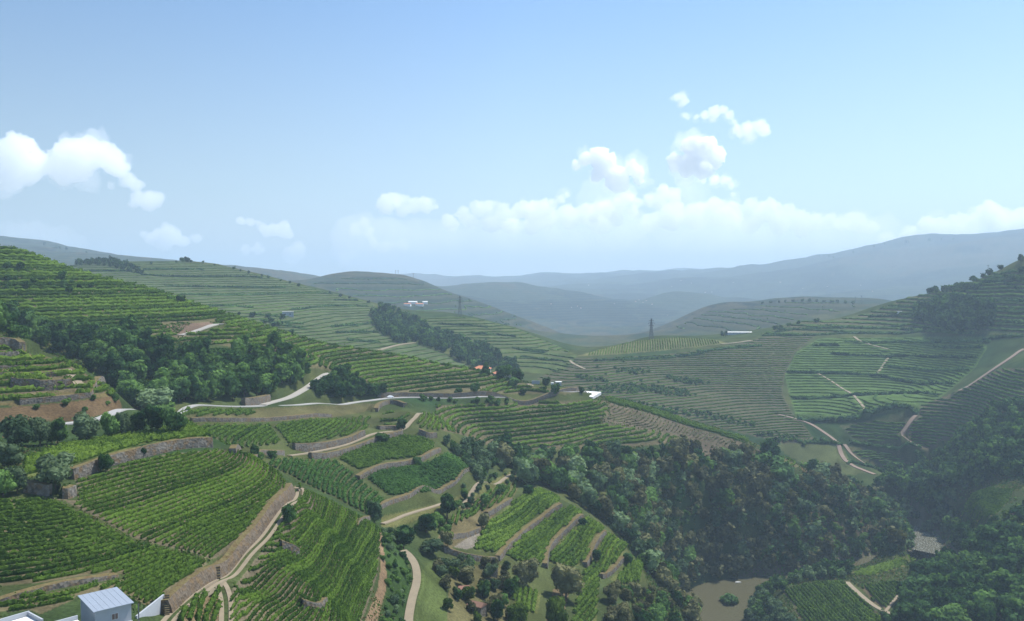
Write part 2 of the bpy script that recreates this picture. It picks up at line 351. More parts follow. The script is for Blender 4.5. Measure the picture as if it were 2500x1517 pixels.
# ------------------------------------------------------------------ polylines on the ground, walls, roads, river
def pts(*a): return np.array(a,float).reshape(-1,2)
def dense(p,step):
    """resample a world polyline (n,2)"""
    d=np.hypot(*np.diff(p,axis=0).T); s=np.r_[0,np.cumsum(d)]; n=max(2,int(s[-1]/step)+1); t=np.linspace(0,s[-1],n)
    return np.stack([np.interp(t,s,p[:,k]) for k in range(p.shape[1])],1)
def smooth(p,it=2):
    for _ in range(it):
        q=[p[0]]
        for a,b in zip(p[:-1],p[1:]): q+= [a*.75+b*.25,a*.25+b*.75]
        q.append(p[-1]); p=np.array(q)
    return p
def onground(P,rmin=120.,rmax=13500.):
    P=np.asarray(P,float)
    x,y,z=hit(P[:,0],P[:,1],rmin,rmax); ok=~np.isnan(x)
    return np.stack([x,y],1)[ok]
def near_verts(p,D):
    """grid cells near a world polyline -> index arrays, distance, signed side, arc position"""
    x0,y0=p.min(0)-D; x1,y1=p.max(0)+D
    m=(XX>x0)&(XX<x1)&(YY>y0)&(YY<y1); idx=np.nonzero(m); X=XX[idx]; Y=YY[idx]
    best=np.full(len(X),1e9); side=np.zeros(len(X)); arc=np.zeros(len(X)); L=0; tot=np.hypot(*np.diff(p,axis=0).T).sum()
    for a,b in zip(p[:-1],p[1:]):
        d=b-a; l=math.hypot(*d)+1e-9; t=np.clip(((X-a[0])*d[0]+(Y-a[1])*d[1])/l/l,0,1)
        qx=X-a[0]-t*d[0]; qy=Y-a[1]-t*d[1]; ds=np.hypot(qx,qy); k=ds<best
        best[k]=ds[k]; side[k]=np.sign(d[0]*qy-d[1]*qx)[k]; arc[k]=((L+t*l)/tot)[k]; L+=l
    return idx,best,side,arc
MAXD_AZ=(AZ1-AZ0)/(NA-1)
# --- dry stone walls: photo polyline of the foot, height, label
WALLS=[
 (pts(182,1172,240,1152,280,1137,340,1121,400,1107,440,1098,521,1094),2.9,'long tall dry stone wall climbing from the big olive tree to the road bend, brown grass along its top'),
 (pts(56,1203,95,1210,118,1213),2.6,'short stone wall left of the dark recess under the big olive tree'),
 (pts(152,1219,172,1220,190,1210),2.6,'little sunlit stone bastion just right of the dark recess under the big olive tree'),
 (pts(0,1480,110,1446,200,1428,292,1414),1.1,'low earth and stone terrace wall crossing the vines behind the farm building'),
 (pts(690,1345,718,1356,733,1364),2.6,'small stone bastion in the middle of the vines right of the dirt track'),
 (pts(742,1487,768,1494,786,1494,802,1478),2.0,'low stone wall corner at the bottom of the curved vineyard plot'),
 (pts(876,1292,880,1280,905,1270),1.5,'short wall corner at the upper tip of the curved vineyard plot'),
 (pts(578,1113,620,1114,696,1112),2.2,'dark stone wall under the left plot below the main road'),
 (pts(722,1100,745,1101,800,1096,860,1081,893,1066),3.0,'tall stone wall directly above the pale vineyard track'),
 (pts(762,1122,812,1120,872,1100,922,1081,985,1063),2.6,'stone wall directly below the pale vineyard track'),
 (pts(880,1174,900,1162,940,1144,1000,1136,1042,1126,1078,1104),2.3,'curved stone wall between the two leafy middle plots'),
 (pts(925,1250,965,1228,1010,1214,1080,1199,1122,1180,1146,1154,1150,1132),1.9,'long curved brown wall around the foot of the lower middle plot'),
 (pts(1022,1062,1048,1072,1068,1070),3.0,'short dark wall at the end of the pale vineyard track'),
 (pts(928,1050,950,1049,985,1049),2.0,'short wall beside the dark round tree above the track'),
 (pts(470,1032,560,1033,660,1029,740,1022,812,1020),1.8,'dark wall along the foot of the grass bank below the main road'),
 (pts(924,1006,930,993,958,985,984,995),2.4,'arched stone wall above the small plot under the main road'),
 (pts(922,968,1000,969,1200,969,1400,964,1428,960),3.0,'long dark retaining wall above the straight part of the main road'),
 (pts(1374,1240,1345,1258,1300,1290,1270,1320,1240,1347,1222,1372),2.4,'uppermost long stone wall of the lower terraces by the wood'),
 (pts(1426,1268,1398,1290,1364,1322,1342,1352,1338,1390),2.5,'second long stone wall of the lower terraces by the wood'),
 (pts(1482,1308,1466,1325,1452,1350,1435,1388),2.6,'third stone wall of the lower terraces, next to a dark bush'),
 (pts(1528,1370,1502,1398,1473,1415),2.0,'lowest short stone wall of the lower terraces beside a round bush'),
 (pts(1096,1322,1140,1314,1176,1300),2.2,'broken stone wall above the bare stony patch of the lower terraces'),
 (pts(1253,1228,1219,1248,1193,1264),2.4,'stone wall between shrubs and the first lower terrace'),
 (pts(1085,1350,1130,1366,1180,1374,1218,1376),2.3,'dark stone wall under the bare stony patch'),
 (pts(0,852,30,852,45,862),4.0,'tall square stone bastion at the left edge of the picture beside the wood'),
 (pts(0,876,48,873),2.2,'stone wall just under the tall bastion at the left edge'),
 (pts(0,902,60,901,106,901),1.4,'thin upper wall on the left hand terraces'),
 (pts(0,922,60,921,138,919),1.6,'thin middle wall on the left hand terraces with a bush above it'),
 (pts(25,946,52,951,80,952,100,956,176,949),3.6,'pale rocky wall in the middle of the left hand terraces'),
 (pts(50,990,110,984,182,978,240,972,290,962),2.0,'long wall along the lowest left hand terrace above the brown bank'),
 (pts(600,990,625,988,662,980),3.4,'pale grey retaining wall where the side road meets the main road'),
]
DWALLS=[
 (pts(425,1497,465,1452,505,1427,545,1405,590,1362,640,1302,675,1252,705,1224,722,1200),2.5,'long grey brown stone bank above the dirt track'),
]
# shaded terrace banks on the far slopes: polyline, height, rmin
BANKS=[]
def bank(h,rmin,*ls):
    for l in ls: BANKS.append((np.array(l,float).reshape(-1,2),h,rmin))
bank(3.2,720,(1985,845,2050,845),(2063,835,2120,841,2172,834,2300,835,2418,836),(2029,865,2094,870,2198,867,2300,872,2387,875),(1860,821,1990,821,2081,813,2200,812,2380,816),(1920,909,1990,912,2081,912,2198,923,2328,938),
 (2159,893,2276,902,2369,904),(1935,974,2010,973,2081,969,2159,962,2289,967),(1946,1079,2057,1086),(2073,1080,2159,1091,2250,1106),(2068,1137,2130,1141,2210,1152),(1700,862,1800,850,1860,846),(1450,882,1600,876,1720,864),
 (2230,745,2330,742),(2380,700,2500,692),(2330,722,2500,716),(2300,760,2380,752),(2400,745,2500,738),(2380,770,2500,765),(2150,755,2240,748),(2120,775,2230,771),(2000,798,2220,792),(1890,812,2060,802),(2200,805,2300,800),(2420,795,2500,790),(2400,830,2500,822),(2280,848,2400,850),(2420,680,2500,668))
bank(5.0,720,(1946,1024,2016,1030,2120,1017,2244,1001))
bank(2.6,800,(203,664,335,665,351,674,467,678,640,679),(351,659,500,661,640,664),(403,700,640,705,698,702),(442,720,620,721,724,717,812,719),(480,750,620,753),(711,757,776,748,900,749),(815,734,874,735),(810,800,918,788),(815,814,924,813),(620,769,698,777),(635,782,698,797,750,805),
 (1074,792,1191,800),(1152,815,1260,823),(850,832,930,838),(660,790,740,792),(1250,850,1330,862),(1270,872,1370,880))
WG=[]   # walls in world space, made after the ground is final
def add_fill(P,h,rmin,label,kind,flat=9.):
    p=onground(P,rmin,2600.)
    if len(p)<2: return
    p=dense(smooth(p,1),max(1.0,np.hypot(*p.mean(0))*.004)); rr=float(np.hypot(*p.mean(0)))
    zb=zat(p[:,0],p[:,1])
    # uphill side = the side farther from the camera
    d=np.gradient(p,axis=0); d/=np.hypot(*d.T)[:,None]+1e-9; nrm=np.stack([-d[:,1],d[:,0]],1)
    sgn=np.sign((nrm*p).sum(1).mean()) or 1
    lip=rr*.0032+.35
    idx,ds,side,arc=near_verts(p,flat*1.2)
    zt=np.interp(arc,np.linspace(0,1,len(p)),zb+h)
    m=(side==sgn)&(ds>lip)&(ds<flat)&(arc>.004)&(arc<.996)
    z=ZT[idx]; z2=np.where(m,np.maximum(z,zt-.12-np.clip(ds-flat*.6,0,9)*.5),z); ZT[idx]=z2
    WG.append((p,nrm*sgn,zb,h,lip+.5,label,kind))
for P,h,l in WALLS+DWALLS: add_fill(P,h,120. if P[0][0]<1500 else 120.,l,'wall',7. if h<3.5 else 8.)
for P,h,rm in BANKS: add_fill(P,h,rm,None,'bank',14.)
# --- roads: polyline, half width, material, name, label, raise
ROADS=[
 (pts(-90,1054,0,1047,100,1040,190,1033,260,1025,340,1014,440,994,540,993.5,640,993,720,990.5,800,987,860,983,920,977,950,972,1000,971,1100,972,1200,973,1300,972,1400,966,1432,961,1458,957),1.9,'asphalt','road',280,700),
 (pts(640,990,655,986,680,979,720,966,745,951,770,931,792,917,815,912),2.2,'road','side_road',420,640),
 (pts(440,820,480,809,510,798,530,791,548,793),2.6,'road','hill_road',480,640),
 (pts(1000,1530,996,1515,1006,1460,1019,1420,1016,1385,1001,1360,984,1344),1.25,'dirt','path',200,400),
 (pts(934,1279,975,1265,1040,1243,1080,1233,1150,1206,1240,1161,1300,1145,1360,1134,1470,1131),1.0,'dirt','path',250,600),
 (pts(706,1113,765,1105,830,1092,870,1077,900,1064,935,1056,985,1051,1002,1031,1020,1016,1036,1009),1.15,'dirt','path',300,560),
 (pts(1900,1012,1970,1030,2010,1056,2040,1076,2047,1084,2052,1106,2066,1126,2100,1146,2136,1161),1.9,'dirt_red','path',720,1100),
 (pts(2236,1010,2220,1031,2204,1056,2200,1066,2226,1086,2252,1096),1.9,'dirt_red','path',720,1100),
 (pts(2062,1081,2077,1110,2110,1131,2160,1156),1.6,'dirt_red','path',720,1100),
 (pts(2085,822,2100,835,2135,845,2170,855),1.6,'dirt','path',720,1300),
 (pts(1985,905,2020,925,2050,945,2085,961,2100,985,2115,1007),1.3,'dirt','path',720,1300),
 (pts(2168,873,2155,895,2142,913),1.2,'dirt','path',720,1300),
 (pts(920,858,975,842,1012,838),2.4,'dirt','path',850,1500),
 (pts(160,902,180,925,196,941,190,950),1.6,'dirt','path',300,430),
 (pts(2068,1423,2086,1441,2120,1470,2150,1490,2184,1502),1.5,'dirt','path',400,650),
 (pts(2162,1494,2180,1470,2200,1448),.8,'dirt','path',400,650),
 (pts(1390,880,1400,890,1428,903),1.8,'dirt','path',800,1100),
 (pts(1760,842,1800,838,1835,832),2.2,'dirt','path',800,1300),
 (pts(2340,960,2400,920,2460,880,2500,850),1.5,'dirt_red','path',720,1300),
 (pts(1275,930,1290,938,1300,945),1.6,'dirt','path',500,700),
]
TRACKS=[(pts(402,1530,420,1506,445,1482,475,1456,510,1433,548,1413,584,1380,626,1334,664,1290,694,1246,718,1226,735,1209,733,1197,722,1190),'dirt','dirt_track'),
        (pts(552,1530,553,1472,546,1442,536,1424),'dirt','dirt_track')]
RW=[]
for P,hw,mt,nm,rmin,rmax in ROADS:
    p=onground(P,rmin,rmax)
    if len(p)<2: continue
    p=dense(smooth(p,2),max(1.,np.hypot(*p.mean(0))*.003)); z=zat(p[:,0],p[:,1])
    k=9; zz=np.convolve(np.pad(z,k//2,'edge'),np.ones(k)/k,'valid'); RW.append((p,zz,hw,mt,nm))
TW=[]
for P,mt,nm in TRACKS:
    p=onground(P,120.,330.); p=dense(smooth(p,2),.8); z=zat(p[:,0],p[:,1]); k=7
    zz=np.convolve(np.pad(z,k//2,'edge'),np.ones(k)/k,'valid'); TW.append((p,zz,1.9,mt,nm))
def flatten(p,z,hw,soft,dz=0.):
    idx,ds,side,arc=near_verts(p,hw+soft)
    t=np.interp(arc,np.linspace(0,1,len(p)),z)+dz; f=np.clip((hw+soft-ds)/soft,0,1); f=f*f*(3-2*f)
    ZT[idx]=ZT[idx]*(1-f)+t*f
for p,z,hw,mt,nm in RW+TW:
    r=float(np.hypot(*p.mean(0))); flatten(p,z,hw+r*.0022,1.5+r*.002)
# --- river bed: the ground stays above the water except along the channel
WATERZ=0.0
PXl,_py=project(XX,YY,ZT)
m=(RR<1700); ZT[m]=np.maximum(ZT[m],.9)
_rp=onground(pts(2196,1205,2218,1222,2240,1240,2272,1268,2296,1300,2314,1328),120.,900.)
_r2=[]
for px,py in ((2255,1352),(2190,1363),(2120,1371),(2085,1380),(2000,1405),(1900,1418),(1795,1437),(1765,1450),(1742,1475),(1732,1510),(1728,1560)):
    x,y,k=ray(px,py); k=-k; r_=CAMZ/float(k); _r2.append((float(x)*r_,float(y)*r_))
RIV=dense(smooth(np.r_[_rp,np.array(_r2)],2),4.)
_wd=np.interp(np.linspace(0,1,len(RIV)),(0,.15,.35,.45,.6,.74,.8,.86,1),(5,9,11,7,6,8,15,20,22))
_idx,_ds,_sd,_arc=near_verts(RIV,45)
_hw=np.interp(_arc,np.linspace(0,1,len(RIV)),_wd); _f=np.clip((_hw+20-_ds)/20,0,1); _f=np.clip(_f*1.0,0,1); _f=_f*_f*(3-2*_f); _f=np.where(_ds<_hw,1,_f); ZT[_idx]=np.where(_f>0,ZT[_idx]*(1-_f)+(-1.0)*_f,ZT[_idx])
_m=(RR<161)&(RR>100)&(PXl<338)&(PXl>-120); ZT[_m]=np.minimum(ZT[_m],140.4)
Z0=ZT.copy()
PXg,PYg=project(XX,YY,ZT)
def inpoly(P,rmin,rmax):
    P=np.array(P,float); P[P[:,0]>=2495,0]=2850; P[P[:,0]<=0,0]=-330   # what meets the edge of the photo goes on beyond it
    x0,y0=P.min(0); x1,y1=P.max(0)
    m=(PXg>=x0)&(PXg<=x1)&(PYg>=y0)&(PYg<=y1)&(RR>=rmin)&(RR<=rmax)
    idx=np.nonzero(m); X=PXg[idx]; Y=PYg[idx]; c=np.zeros(len(X),bool)
    for i in range(len(P)):
        a=P[i-1]; b=P[i]
        if a[1]==b[1]: continue
        k=((a[1]>Y)!=(b[1]>Y)); xi=a[0]+(Y-a[1])*(b[0]-a[0])/(b[1]-a[1]); c^=k&(X<xi)
    out=np.zeros(XX.shape,bool); out[idx[0][c],idx[1][c]]=True; return out
# ------------------------------------------------------------------ land cover
def parcel(P,rmin,rmax,sp,mat='vine',h=1.4,w=.8,soil=(.15,.115,.065),where='',dirn=None,band=0.,dens=1.0,off=0.,cut=None,stuff=False,tilt=None):
    return dict(P=np.array(P,float).reshape(-1,2),rmin=rmin,rmax=rmax,sp=sp,mat=mat,h=h,w=w,soil=soil,where=where,dirn=dirn,band=band,dens=dens,off=off,cut=cut,stuff=stuff,tilt=tilt)
GREENSOIL=(.075,.085,.035); BROWN=(.16,.115,.065); PALEG=(.10,.13,.05)
PARCELS=[
 parcel((95,1214,190,1222,192,1196,184,1172,240,1156,300,1136,400,1110,520,1100,562,1096,620,1118,685,1160,704,1184,690,1208,640,1262,579,1338,540,1358,515,1366,460,1347,330,1315,250,1270,155,1222),150,300,.54,'vine',.80,.46,(.135,.112,.072),'of the big plot below the long stone wall',dens=1.0),
 parcel((0,1224,90,1218,150,1230,248,1279,328,1324,458,1356,507,1376,441,1428,415,1448,392,1474,335,1474,330,1530,0,1530),120,300,.50,'vine',.85,.50,(.125,.105,.06),'of the plot behind the metal roofed farm building',off=.3,tilt=(0,.09),cut=[(0,1484,110,1450,200,1432,300,1416,300,1402,240,1400,110,1422,0,1454),(-5,1514,72,1490,100,1500,180,1464,184,1456,275,1436,338,1466,340,1535,-5,1535)],dens=1.2),
 parcel((728,1178,745,1197,800,1222,870,1257,912,1282,930,1296,928,1340,922,1400,906,1450,880,1530,562,1530,562,1445,580,1422,622,1368,655,1325,684,1282,712,1246,736,1214),150,320,.66,'vine',.80,.46,(.14,.115,.075),'of the curved plot right of the forked track',dens=1.0,tilt=(-.10,.065)),
 parcel((420,1520,470,1470,530,1435,538,1440,543,1530),150,240,.6,'vine',1.35,.9,BROWN,'of the small wedge between the two track forks'),
 parcel((55,1168,60,1120,120,1100,200,1080,300,1060,380,1055,450,1038,480,1038,515,1066,440,1073,350,1084,270,1109,180,1136,60,1170),225,330,.22,'vine_lime',1.3,1.2,(.11,.13,.04),'of the bright terrace under the olive trees',dirn=(.38,.92),dens=1.3),
 parcel((430,1000,620,999,626,1016,440,1019),360,470,.7,'vine',1.4,1.1,GREENSOIL,'of the narrow strip under the white road'),
 parcel((462,1036,620,1040,655,1036,690,1085,600,1094,575,1098,530,1090,520,1070),330,440,.7,'vine',1.4,1.3,GREENSOIL,'of the small plot above the dark corner wall'),
 parcel((664,1036,760,1026,850,1027,920,1005,926,1022,905,1048,860,1063,740,1087,708,1089),360,480,.62,'vine',1.4,1.3,GREENSOIL,'of the plot between grass bank and pale track'),
 parcel((935,1008,1000,1006,1003,1022,985,1045,930,1045,925,1022),400,520,.62,'vine',1.4,1.2,GREENSOIL,'of the tiny plot beside the dark round tree'),
 parcel((1030,1012,1065,1008,1082,1055,1045,1050,1010,1045),420,540,1.0,'vine_lime',1.4,1.2,GREENSOIL,'of the pale plot ending the pale track'),
 parcel((825,1120,900,1087,985,1065,1035,1068,1066,1088,1030,1112,1000,1120,940,1126,880,1152),330,470,.85,'vine',1.5,1.5,GREENSOIL,'of the upper leafy middle plot',dirn=(.95,.32),dens=1.5),
 parcel((892,1168,932,1150,1000,1140,1045,1130,1092,1108,1142,1130,1142,1150,1115,1177,1072,1196,1000,1211,960,1217),330,450,.85,'vine_blue',1.5,1.5,GREENSOIL,'of the lower leafy plot above the curved brown wall',dirn=(.93,.36),dens=1.5),
 parcel((640,1128,700,1124,750,1127,815,1124,872,1164,938,1222,926,1243,903,1262,820,1217,745,1182,705,1160),290,400,.8,'vine_blue',1.4,1.2,GREENSOIL,'of the dark green hollow behind the curved plot',dens=1.2),
 parcel((1066,990,1250,985,1440,977,1478,980,1487,1010,1462,1030,1550,1046,1640,1061,1672,1069,1655,1081,1560,1090,1450,1099,1300,1097,1200,1092,1130,1062,1082,1052,1060,1022),430,660,2.0,'vine',1.6,1.45,(.115,.095,.055),'of the wide striped terraces below the straight road',band=.8),
 parcel((1310,1192,1365,1217,1362,1230,1300,1268,1240,1322,1215,1350,1156,1345,1167,1310,1200,1268,1250,1228,1290,1202),330,470,.8,'vine_lime',1.5,1.6,(.10,.12,.04),'of the uppermost walled terrace beside the wood',dirn=((1240,1347),(1374,1240)),dens=1.5),
 parcel((1388,1235,1420,1252,1416,1264,1370,1293,1332,1347,1330,1379,1262,1372,1232,1355,1262,1322,1310,1284,1350,1254),320,460,.8,'vine_lime',1.5,1.6,(.10,.12,.04),'of the second walled terrace beside the wood',dirn=((1240,1347),(1374,1240)),dens=1.5),
 parcel((1427,1262,1472,1287,1475,1297,1450,1332,1425,1377,1395,1386,1342,1378,1342,1352,1377,1313,1410,1287),320,450,.8,'vine_lime',1.5,1.5,(.11,.12,.04),'of the third walled terrace beside the wood',dirn=((1240,1347),(1374,1240)),dens=1.4),
 parcel((1486,1305,1527,1332,1520,1362,1480,1397,1462,1420,1455,1530,1395,1530,1412,1440,1432,1382,1458,1332),280,440,.8,'vine_lime',1.5,1.5,(.11,.12,.04),'of the long terrace reaching the bottom edge',dirn=((1435,1388),(1470,1320)),dens=1.4),
 parcel((1565,1372,1567,1422,1522,1432,1490,1416,1512,1397,1542,1372),290,430,.8,'vine_lime',1.5,1.4,(.11,.12,.04),'of the lowest terrace next to the wood',dens=1.3),
 parcel((1240,1432,1322,1448,1312,1500,1262,1492),240,360,.7,'vine_lime',1.5,1.4,(.11,.12,.04),'of the garden plot near the old huts',dens=1.2),
 parcel((1560,1455,1600,1465,1590,1510,1555,1500),250,400,.8,'vine_lime',1.5,1.4,(.11,.12,.04),'of the last small clearing above the pond',dens=1.2),
 parcel((1200,1192,1275,1172,1255,1214,1190,1245,1160,1262,1100,1290,1092,1272,1140,1235),330,470,1.0,'vine',1.4,1.1,(.10,.10,.04),'of the shrubby plot above the walled terraces',dens=.8),
 parcel((0,850,44,850,70,865,160,880,290,968,180,974,50,990,0,1000),310,420,1.7,'vine_lime',1.6,1.7,(.14,.11,.05),'of the steep terraces at the left edge',band=.6,dens=1.2),
 parcel((1478,968,1540,984,1600,1002,1700,1035,1765,1055,1832,1073,1826,1084,1765,1068,1700,1049,1600,1016,1540,998,1482,984),560,700,2.2,'vine',1.7,1.6,GREENSOIL,'along the green edge of the bare brown plot',dirn=((1500,982),(1600,1014)),dens=1.2),
 parcel((1486,984,1600,1018,1700,1049,1815,1082,1798,1094,1700,1074,1640,1058,1550,1043,1474,1027,1494,1006),540,720,1.15,'dry_tree',.75,.5,(.115,.09,.062),'of the bare brown plot',dens=.5,band=.5),
 # wide hill on the left above the road
 parcel((-300,560,40,600,250,660,420,700,560,760,700,812,870,845,1090,885,1250,925,1300,945,1430,955,1380,962,1180,962,935,962,900,935,830,915,800,905,740,895,700,856,640,856,560,858,500,858,430,850,400,836,250,832,130,812,60,790,-300,780),500,700,1.8,'vine',1.8,2.0,(.13,.115,.06),'of the long striped hillside above the road',band=.55,
   cut=[(395,795,440,820,548,800,548,788,440,788)]),
 # knoll
 parcel((1402,871,1480,850,1560,832,1640,825,1740,829,1778,838,1700,848,1600,858,1500,866,1420,870),960,1260,3.1,'vine',1.6,1.3,(.16,.16,.07),'of the rounded knoll under the pylon',dirn='view'),
 # bottom right fields
 parcel((1914,1447,1930,1434,2000,1422,2058,1420,2090,1447,2150,1502,2156,1530,1958,1530,1940,1482),440,640,2.1,'vine',1.5,1.0,(.10,.085,.045),'of the neat striped field at the bottom right',dirn=((1925,1435),(1990,1512))),
 parcel((2100,1432,2190,1418,2202,1440,2165,1490,2130,1470),440,640,2.1,'vine',1.5,1.0,(.12,.09,.05),'of the small field right of the pale track',dirn=((2110,1437),(2160,1487))),
 parcel((2082,1397,2150,1377,2268,1342,2276,1356,2222,1380,2130,1407,2086,1407),520,680,1.9,'vine_lime',1.5,1.4,(.12,.13,.04),'of the bright strip beside the river',dirn=((2090,1402),(2270,1350))),
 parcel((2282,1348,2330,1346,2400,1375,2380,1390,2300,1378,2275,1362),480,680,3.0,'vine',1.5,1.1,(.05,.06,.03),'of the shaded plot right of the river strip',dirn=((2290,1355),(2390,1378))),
 parcel((2312,1222,2420,1192,2478,1192,2470,1217,2440,1250,2392,1292,2370,1282,2330,1242),580,820,2.4,'vine',1.4,1.0,(.08,.09,.04),'of the flat field behind the red roofed house',dirn=((2320,1235),(2345,1222))),
 parcel((1900,1120,1925,1110,1950,1140,1930,1150),600,740,2.0,'vine_lime',1.5,1.0,(.14,.13,.06),'of the little bowl between the ridge trees',band=0),
 # opposite slope
 parcel((2062,1092,2150,1094,2248,1112,2210,1150,2165,1156,2115,1128,2080,1108),740,960,1.9,'vine_far',1.5,1.4,(.085,.085,.045),'of the fan shaped plot beside the red track',band=.5),
 parcel((2250,1010,2240,990,2330,960,2440,900,2500,900,2500,985,2420,1010,2370,1050,2300,1080,2262,1100,2228,1085,2206,1060,2222,1035),740,1120,2.6,'vine_far',1.5,1.4,(.105,.085,.06),'of the brownish slope at the right edge',band=.6),
 parcel((2160,1020,2232,1008,2196,1062,2215,1085,2150,1088,2080,1070,2050,1040),740,1000,2.6,'vine_far',1.5,1.3,(.085,.095,.045),'of the plot at the red track bend',band=.4),
 parcel((1405,876,1600,868,1700,856,1780,846,1870,822,1990,822,1940,860,1915,920,1910,960,1935,1010,1960,1035,1990,1075,1920,1085,1840,1065,1740,1040,1640,1010,1560,985,1470,968,1380,948,1310,925,1350,905,1390,885),760,1260,1.75,'vine_far',1.0,1.2,(.080,.078,.045),'of the brownish slope facing the road',band=.45,dens=.5),
 parcel((2000,826,2400,822,2410,850,2380,900,2330,945,2290,975,2245,998,2120,1014,2016,1024,1946,1020,1930,975,1915,915,1945,860),760,1260,2.2,'vine_far',.9,3.0,(.085,.14,.04),'of the smooth green slope with dark banks',dens=.8),
 parcel((1860,815,1951,787,2042,782,2120,765,2216,727,2265,718,2431,666,2520,630,2520,825,2400,815,2000,818,1870,822),850,1420,4.4,'vine_far',2.0,4.0,(.075,.105,.04),'of the high terraces at the right edge',band=.8,dens=.8),
 # second hill
 parcel((1635,803,1682,784,1734,757,1811,752,1880,743,1964,736,2055,740,2130,744,2080,758,1960,775,1900,795,1860,808,1800,815),1500,2500,8.,'shrub',2.2,2.4,(.040,.050,.032),'of the middle hill behind the knoll',band=.4),
 parcel((760,694,828,681,880,674,968,676,1036,693,1100,717,1191,746,1260,772,1300,790,1250,800,1150,790,1060,772,960,752,900,735,850,722),1650,2700,15.,'shrub',2.4,2.8,(.028,.045,.032),'of the third hill',band=.4),
 parcel((166,649,208,645,364,643,442,640,519,645,597,663,654,676,724,694,802,715,854,727,916,743,900,770,920,800,960,832,1030,845,1090,865,1180,915,1090,892,984,868,870,850,740,825,640,790,520,755,400,712,234,670),850,1560,2.9,'vine_far',.9,2.9,(.085,.110,.048),'of the pale green hill',dens=.7,band=.12),
 parcel((1030,778,1106,772,1178,781,1260,802,1357,843,1411,868,1380,905,1330,915,1260,905,1180,845,1110,815,1060,800),850,1460,3.2,'vine_far',1.3,2.4,(.085,.115,.04),'of the light green spur beyond the ravine',dens=.7,band=.25),
]
# --- ground colour
C=np.zeros(XX.shape+(3,),np.float32)
def paint(m,c,a=1.): C[m]=C[m]*(1-a)+np.array(c,np.float32)*a
xf,yf=XX.ravel(),YY.ravel()
nA=n2(xf,yf,60.,4,1.).reshape(XX.shape); nB=n2(xf,yf,9.,3,2.).reshape(XX.shape); nC=n2(xf,yf,400.,4,4.).reshape(XX.shape); nD=n2(xf,yf,1300.,3,8.).reshape(XX.shape)
paint(np.ones_like(nA,bool),(.055,.075,.028))
C+= (np.clip(nA,-.5,.5)[...,None]*np.array((.05,.03,.01)))
# far country: fields, woods, brown slopes, tinted bluish to stand for more haze
far=np.clip((RR-1500)/600,0,1)[...,None]
fc=np.where(nC[...,None]+.35*nA[...,None]>.10,np.array((.018,.034,.036)),np.array((.040,.062,.052))); fc=np.where((nD[...,None]+.5*nA[...,None]>.30),np.array((.07,.072,.055)),fc)
C=C*(1-far)+fc*far*1.0
BA=np.zeros(XX.shape,np.float32); PH=np.zeros(XX.shape,np.float32)
m=RR>1600; BA[m]=.35; PH[m]=(Z0/9.)[m]
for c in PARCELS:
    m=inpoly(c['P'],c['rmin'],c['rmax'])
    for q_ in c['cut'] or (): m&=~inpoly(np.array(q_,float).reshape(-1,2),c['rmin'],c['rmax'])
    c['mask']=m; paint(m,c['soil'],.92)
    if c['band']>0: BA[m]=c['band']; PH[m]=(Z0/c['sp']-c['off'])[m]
def patch(P,rmin,rmax,col,a=1.,edge=0.):
    m=inpoly(np.array(P,float).reshape(-1,2),rmin,rmax)
    if edge: m&=(nB>edge-.5)
    paint(m,col,a); return m
DRY=(.19,.135,.075); REDDISH=(.17,.115,.085)
patch((0,1008,50,993,182,980,288,966,300,1000,190,1028,0,1043),300,350,(.12,.082,.045))
patch((430,1019,640,996,800,990,900,985,925,990,905,1003,820,1018,700,1028,640,1030,560,1020),380,540,(.105,.098,.045)); 
patch((925,1298,946,1298,950,1380,942,1440,918,1530,885,1530,922,1440,930,1380),180,330,(.22,.15,.09))
patch((722,1187,690,1210,640,1262,579,1340,510,1385,441,1434,400,1480,405,1505,440,1478,500,1433,560,1392,610,1337,650,1287,690,1242,715,1212),150,300,(.20,.155,.10))
BRN=patch((1480,980,1600,1014,1700,1047,1822,1082,1800,1098,1700,1078,1640,1061,1550,1046,1470,1029,1490,1006),540,720,(.125,.10,.07))
BA[BRN]=.8; PH[BRN]=(Z0/1.4)[BRN]
patch((1095,1306,1175,1283,1170,1332,1140,1342,1090,1332),280,420,(.20,.175,.14))
patch((1025,1400,1050,1370,1085,1420,1100,1530,1005,1530,1020,1460),200,340,(.075,.098,.032))
patch((930,1290,965,1300,985,1350,1003,1400,1000,1450,985,1530,925,1530,948,1430),190,330,(.045,.080,.025))
patch((930,1262,1090,1225,1200,1175,1260,1145,1300,1140,1300,1150,1200,1200,1100,1240,960,1290,930,1290),280,520,(.12,.12,.045))
patch((1160,1215,1085,1280,1060,1330,1100,1340,1180,1290,1240,1220),300,460,(.12,.10,.05))
patch((1640,1090,1830,1085,1870,1110,1800,1135,1680,1130),540,720,(.15,.12,.08))
patch((1900,1120,2060,1180,2160,1230,2150,1300,2060,1340,1950,1320,1900,1250,1860,1180),540,760,(.13,.09,.055),.85,.45)
patch((2070,1320,2140,1330,2135,1355,2080,1350),500,700,(.20,.14,.11))
patch((1890,1085,2030,1078,2062,1100,2075,1130,2120,1155,2080,1160,1990,1150,1920,1110),740,950,(.085,.10,.04))
patch((660,840,700,848,715,870,690,885,665,865),450,620,(.22,.14,.10))
patch((300,715,400,728,400,740,330,735,300,728),540,640,(.28,.20,.14))
patch((1640,1070,1830,1085,1840,1100,1700,1098),600,700,(.135,.108,.075))
patch((1400,1400,1370,1530,1330,1530,1350,1440),240,420,(.15,.11,.06))
patch((1100,1380,1235,1380,1250,1530,1090,1530),180,400,(.11,.10,.045))
patch((2270,1380,2345,1395,2340,1415,2270,1400),480,640,(.15,.15,.05))
patch((360,800,460,790,530,785,500,800,430,822,400,815),480,600,(.17,.12,.085))
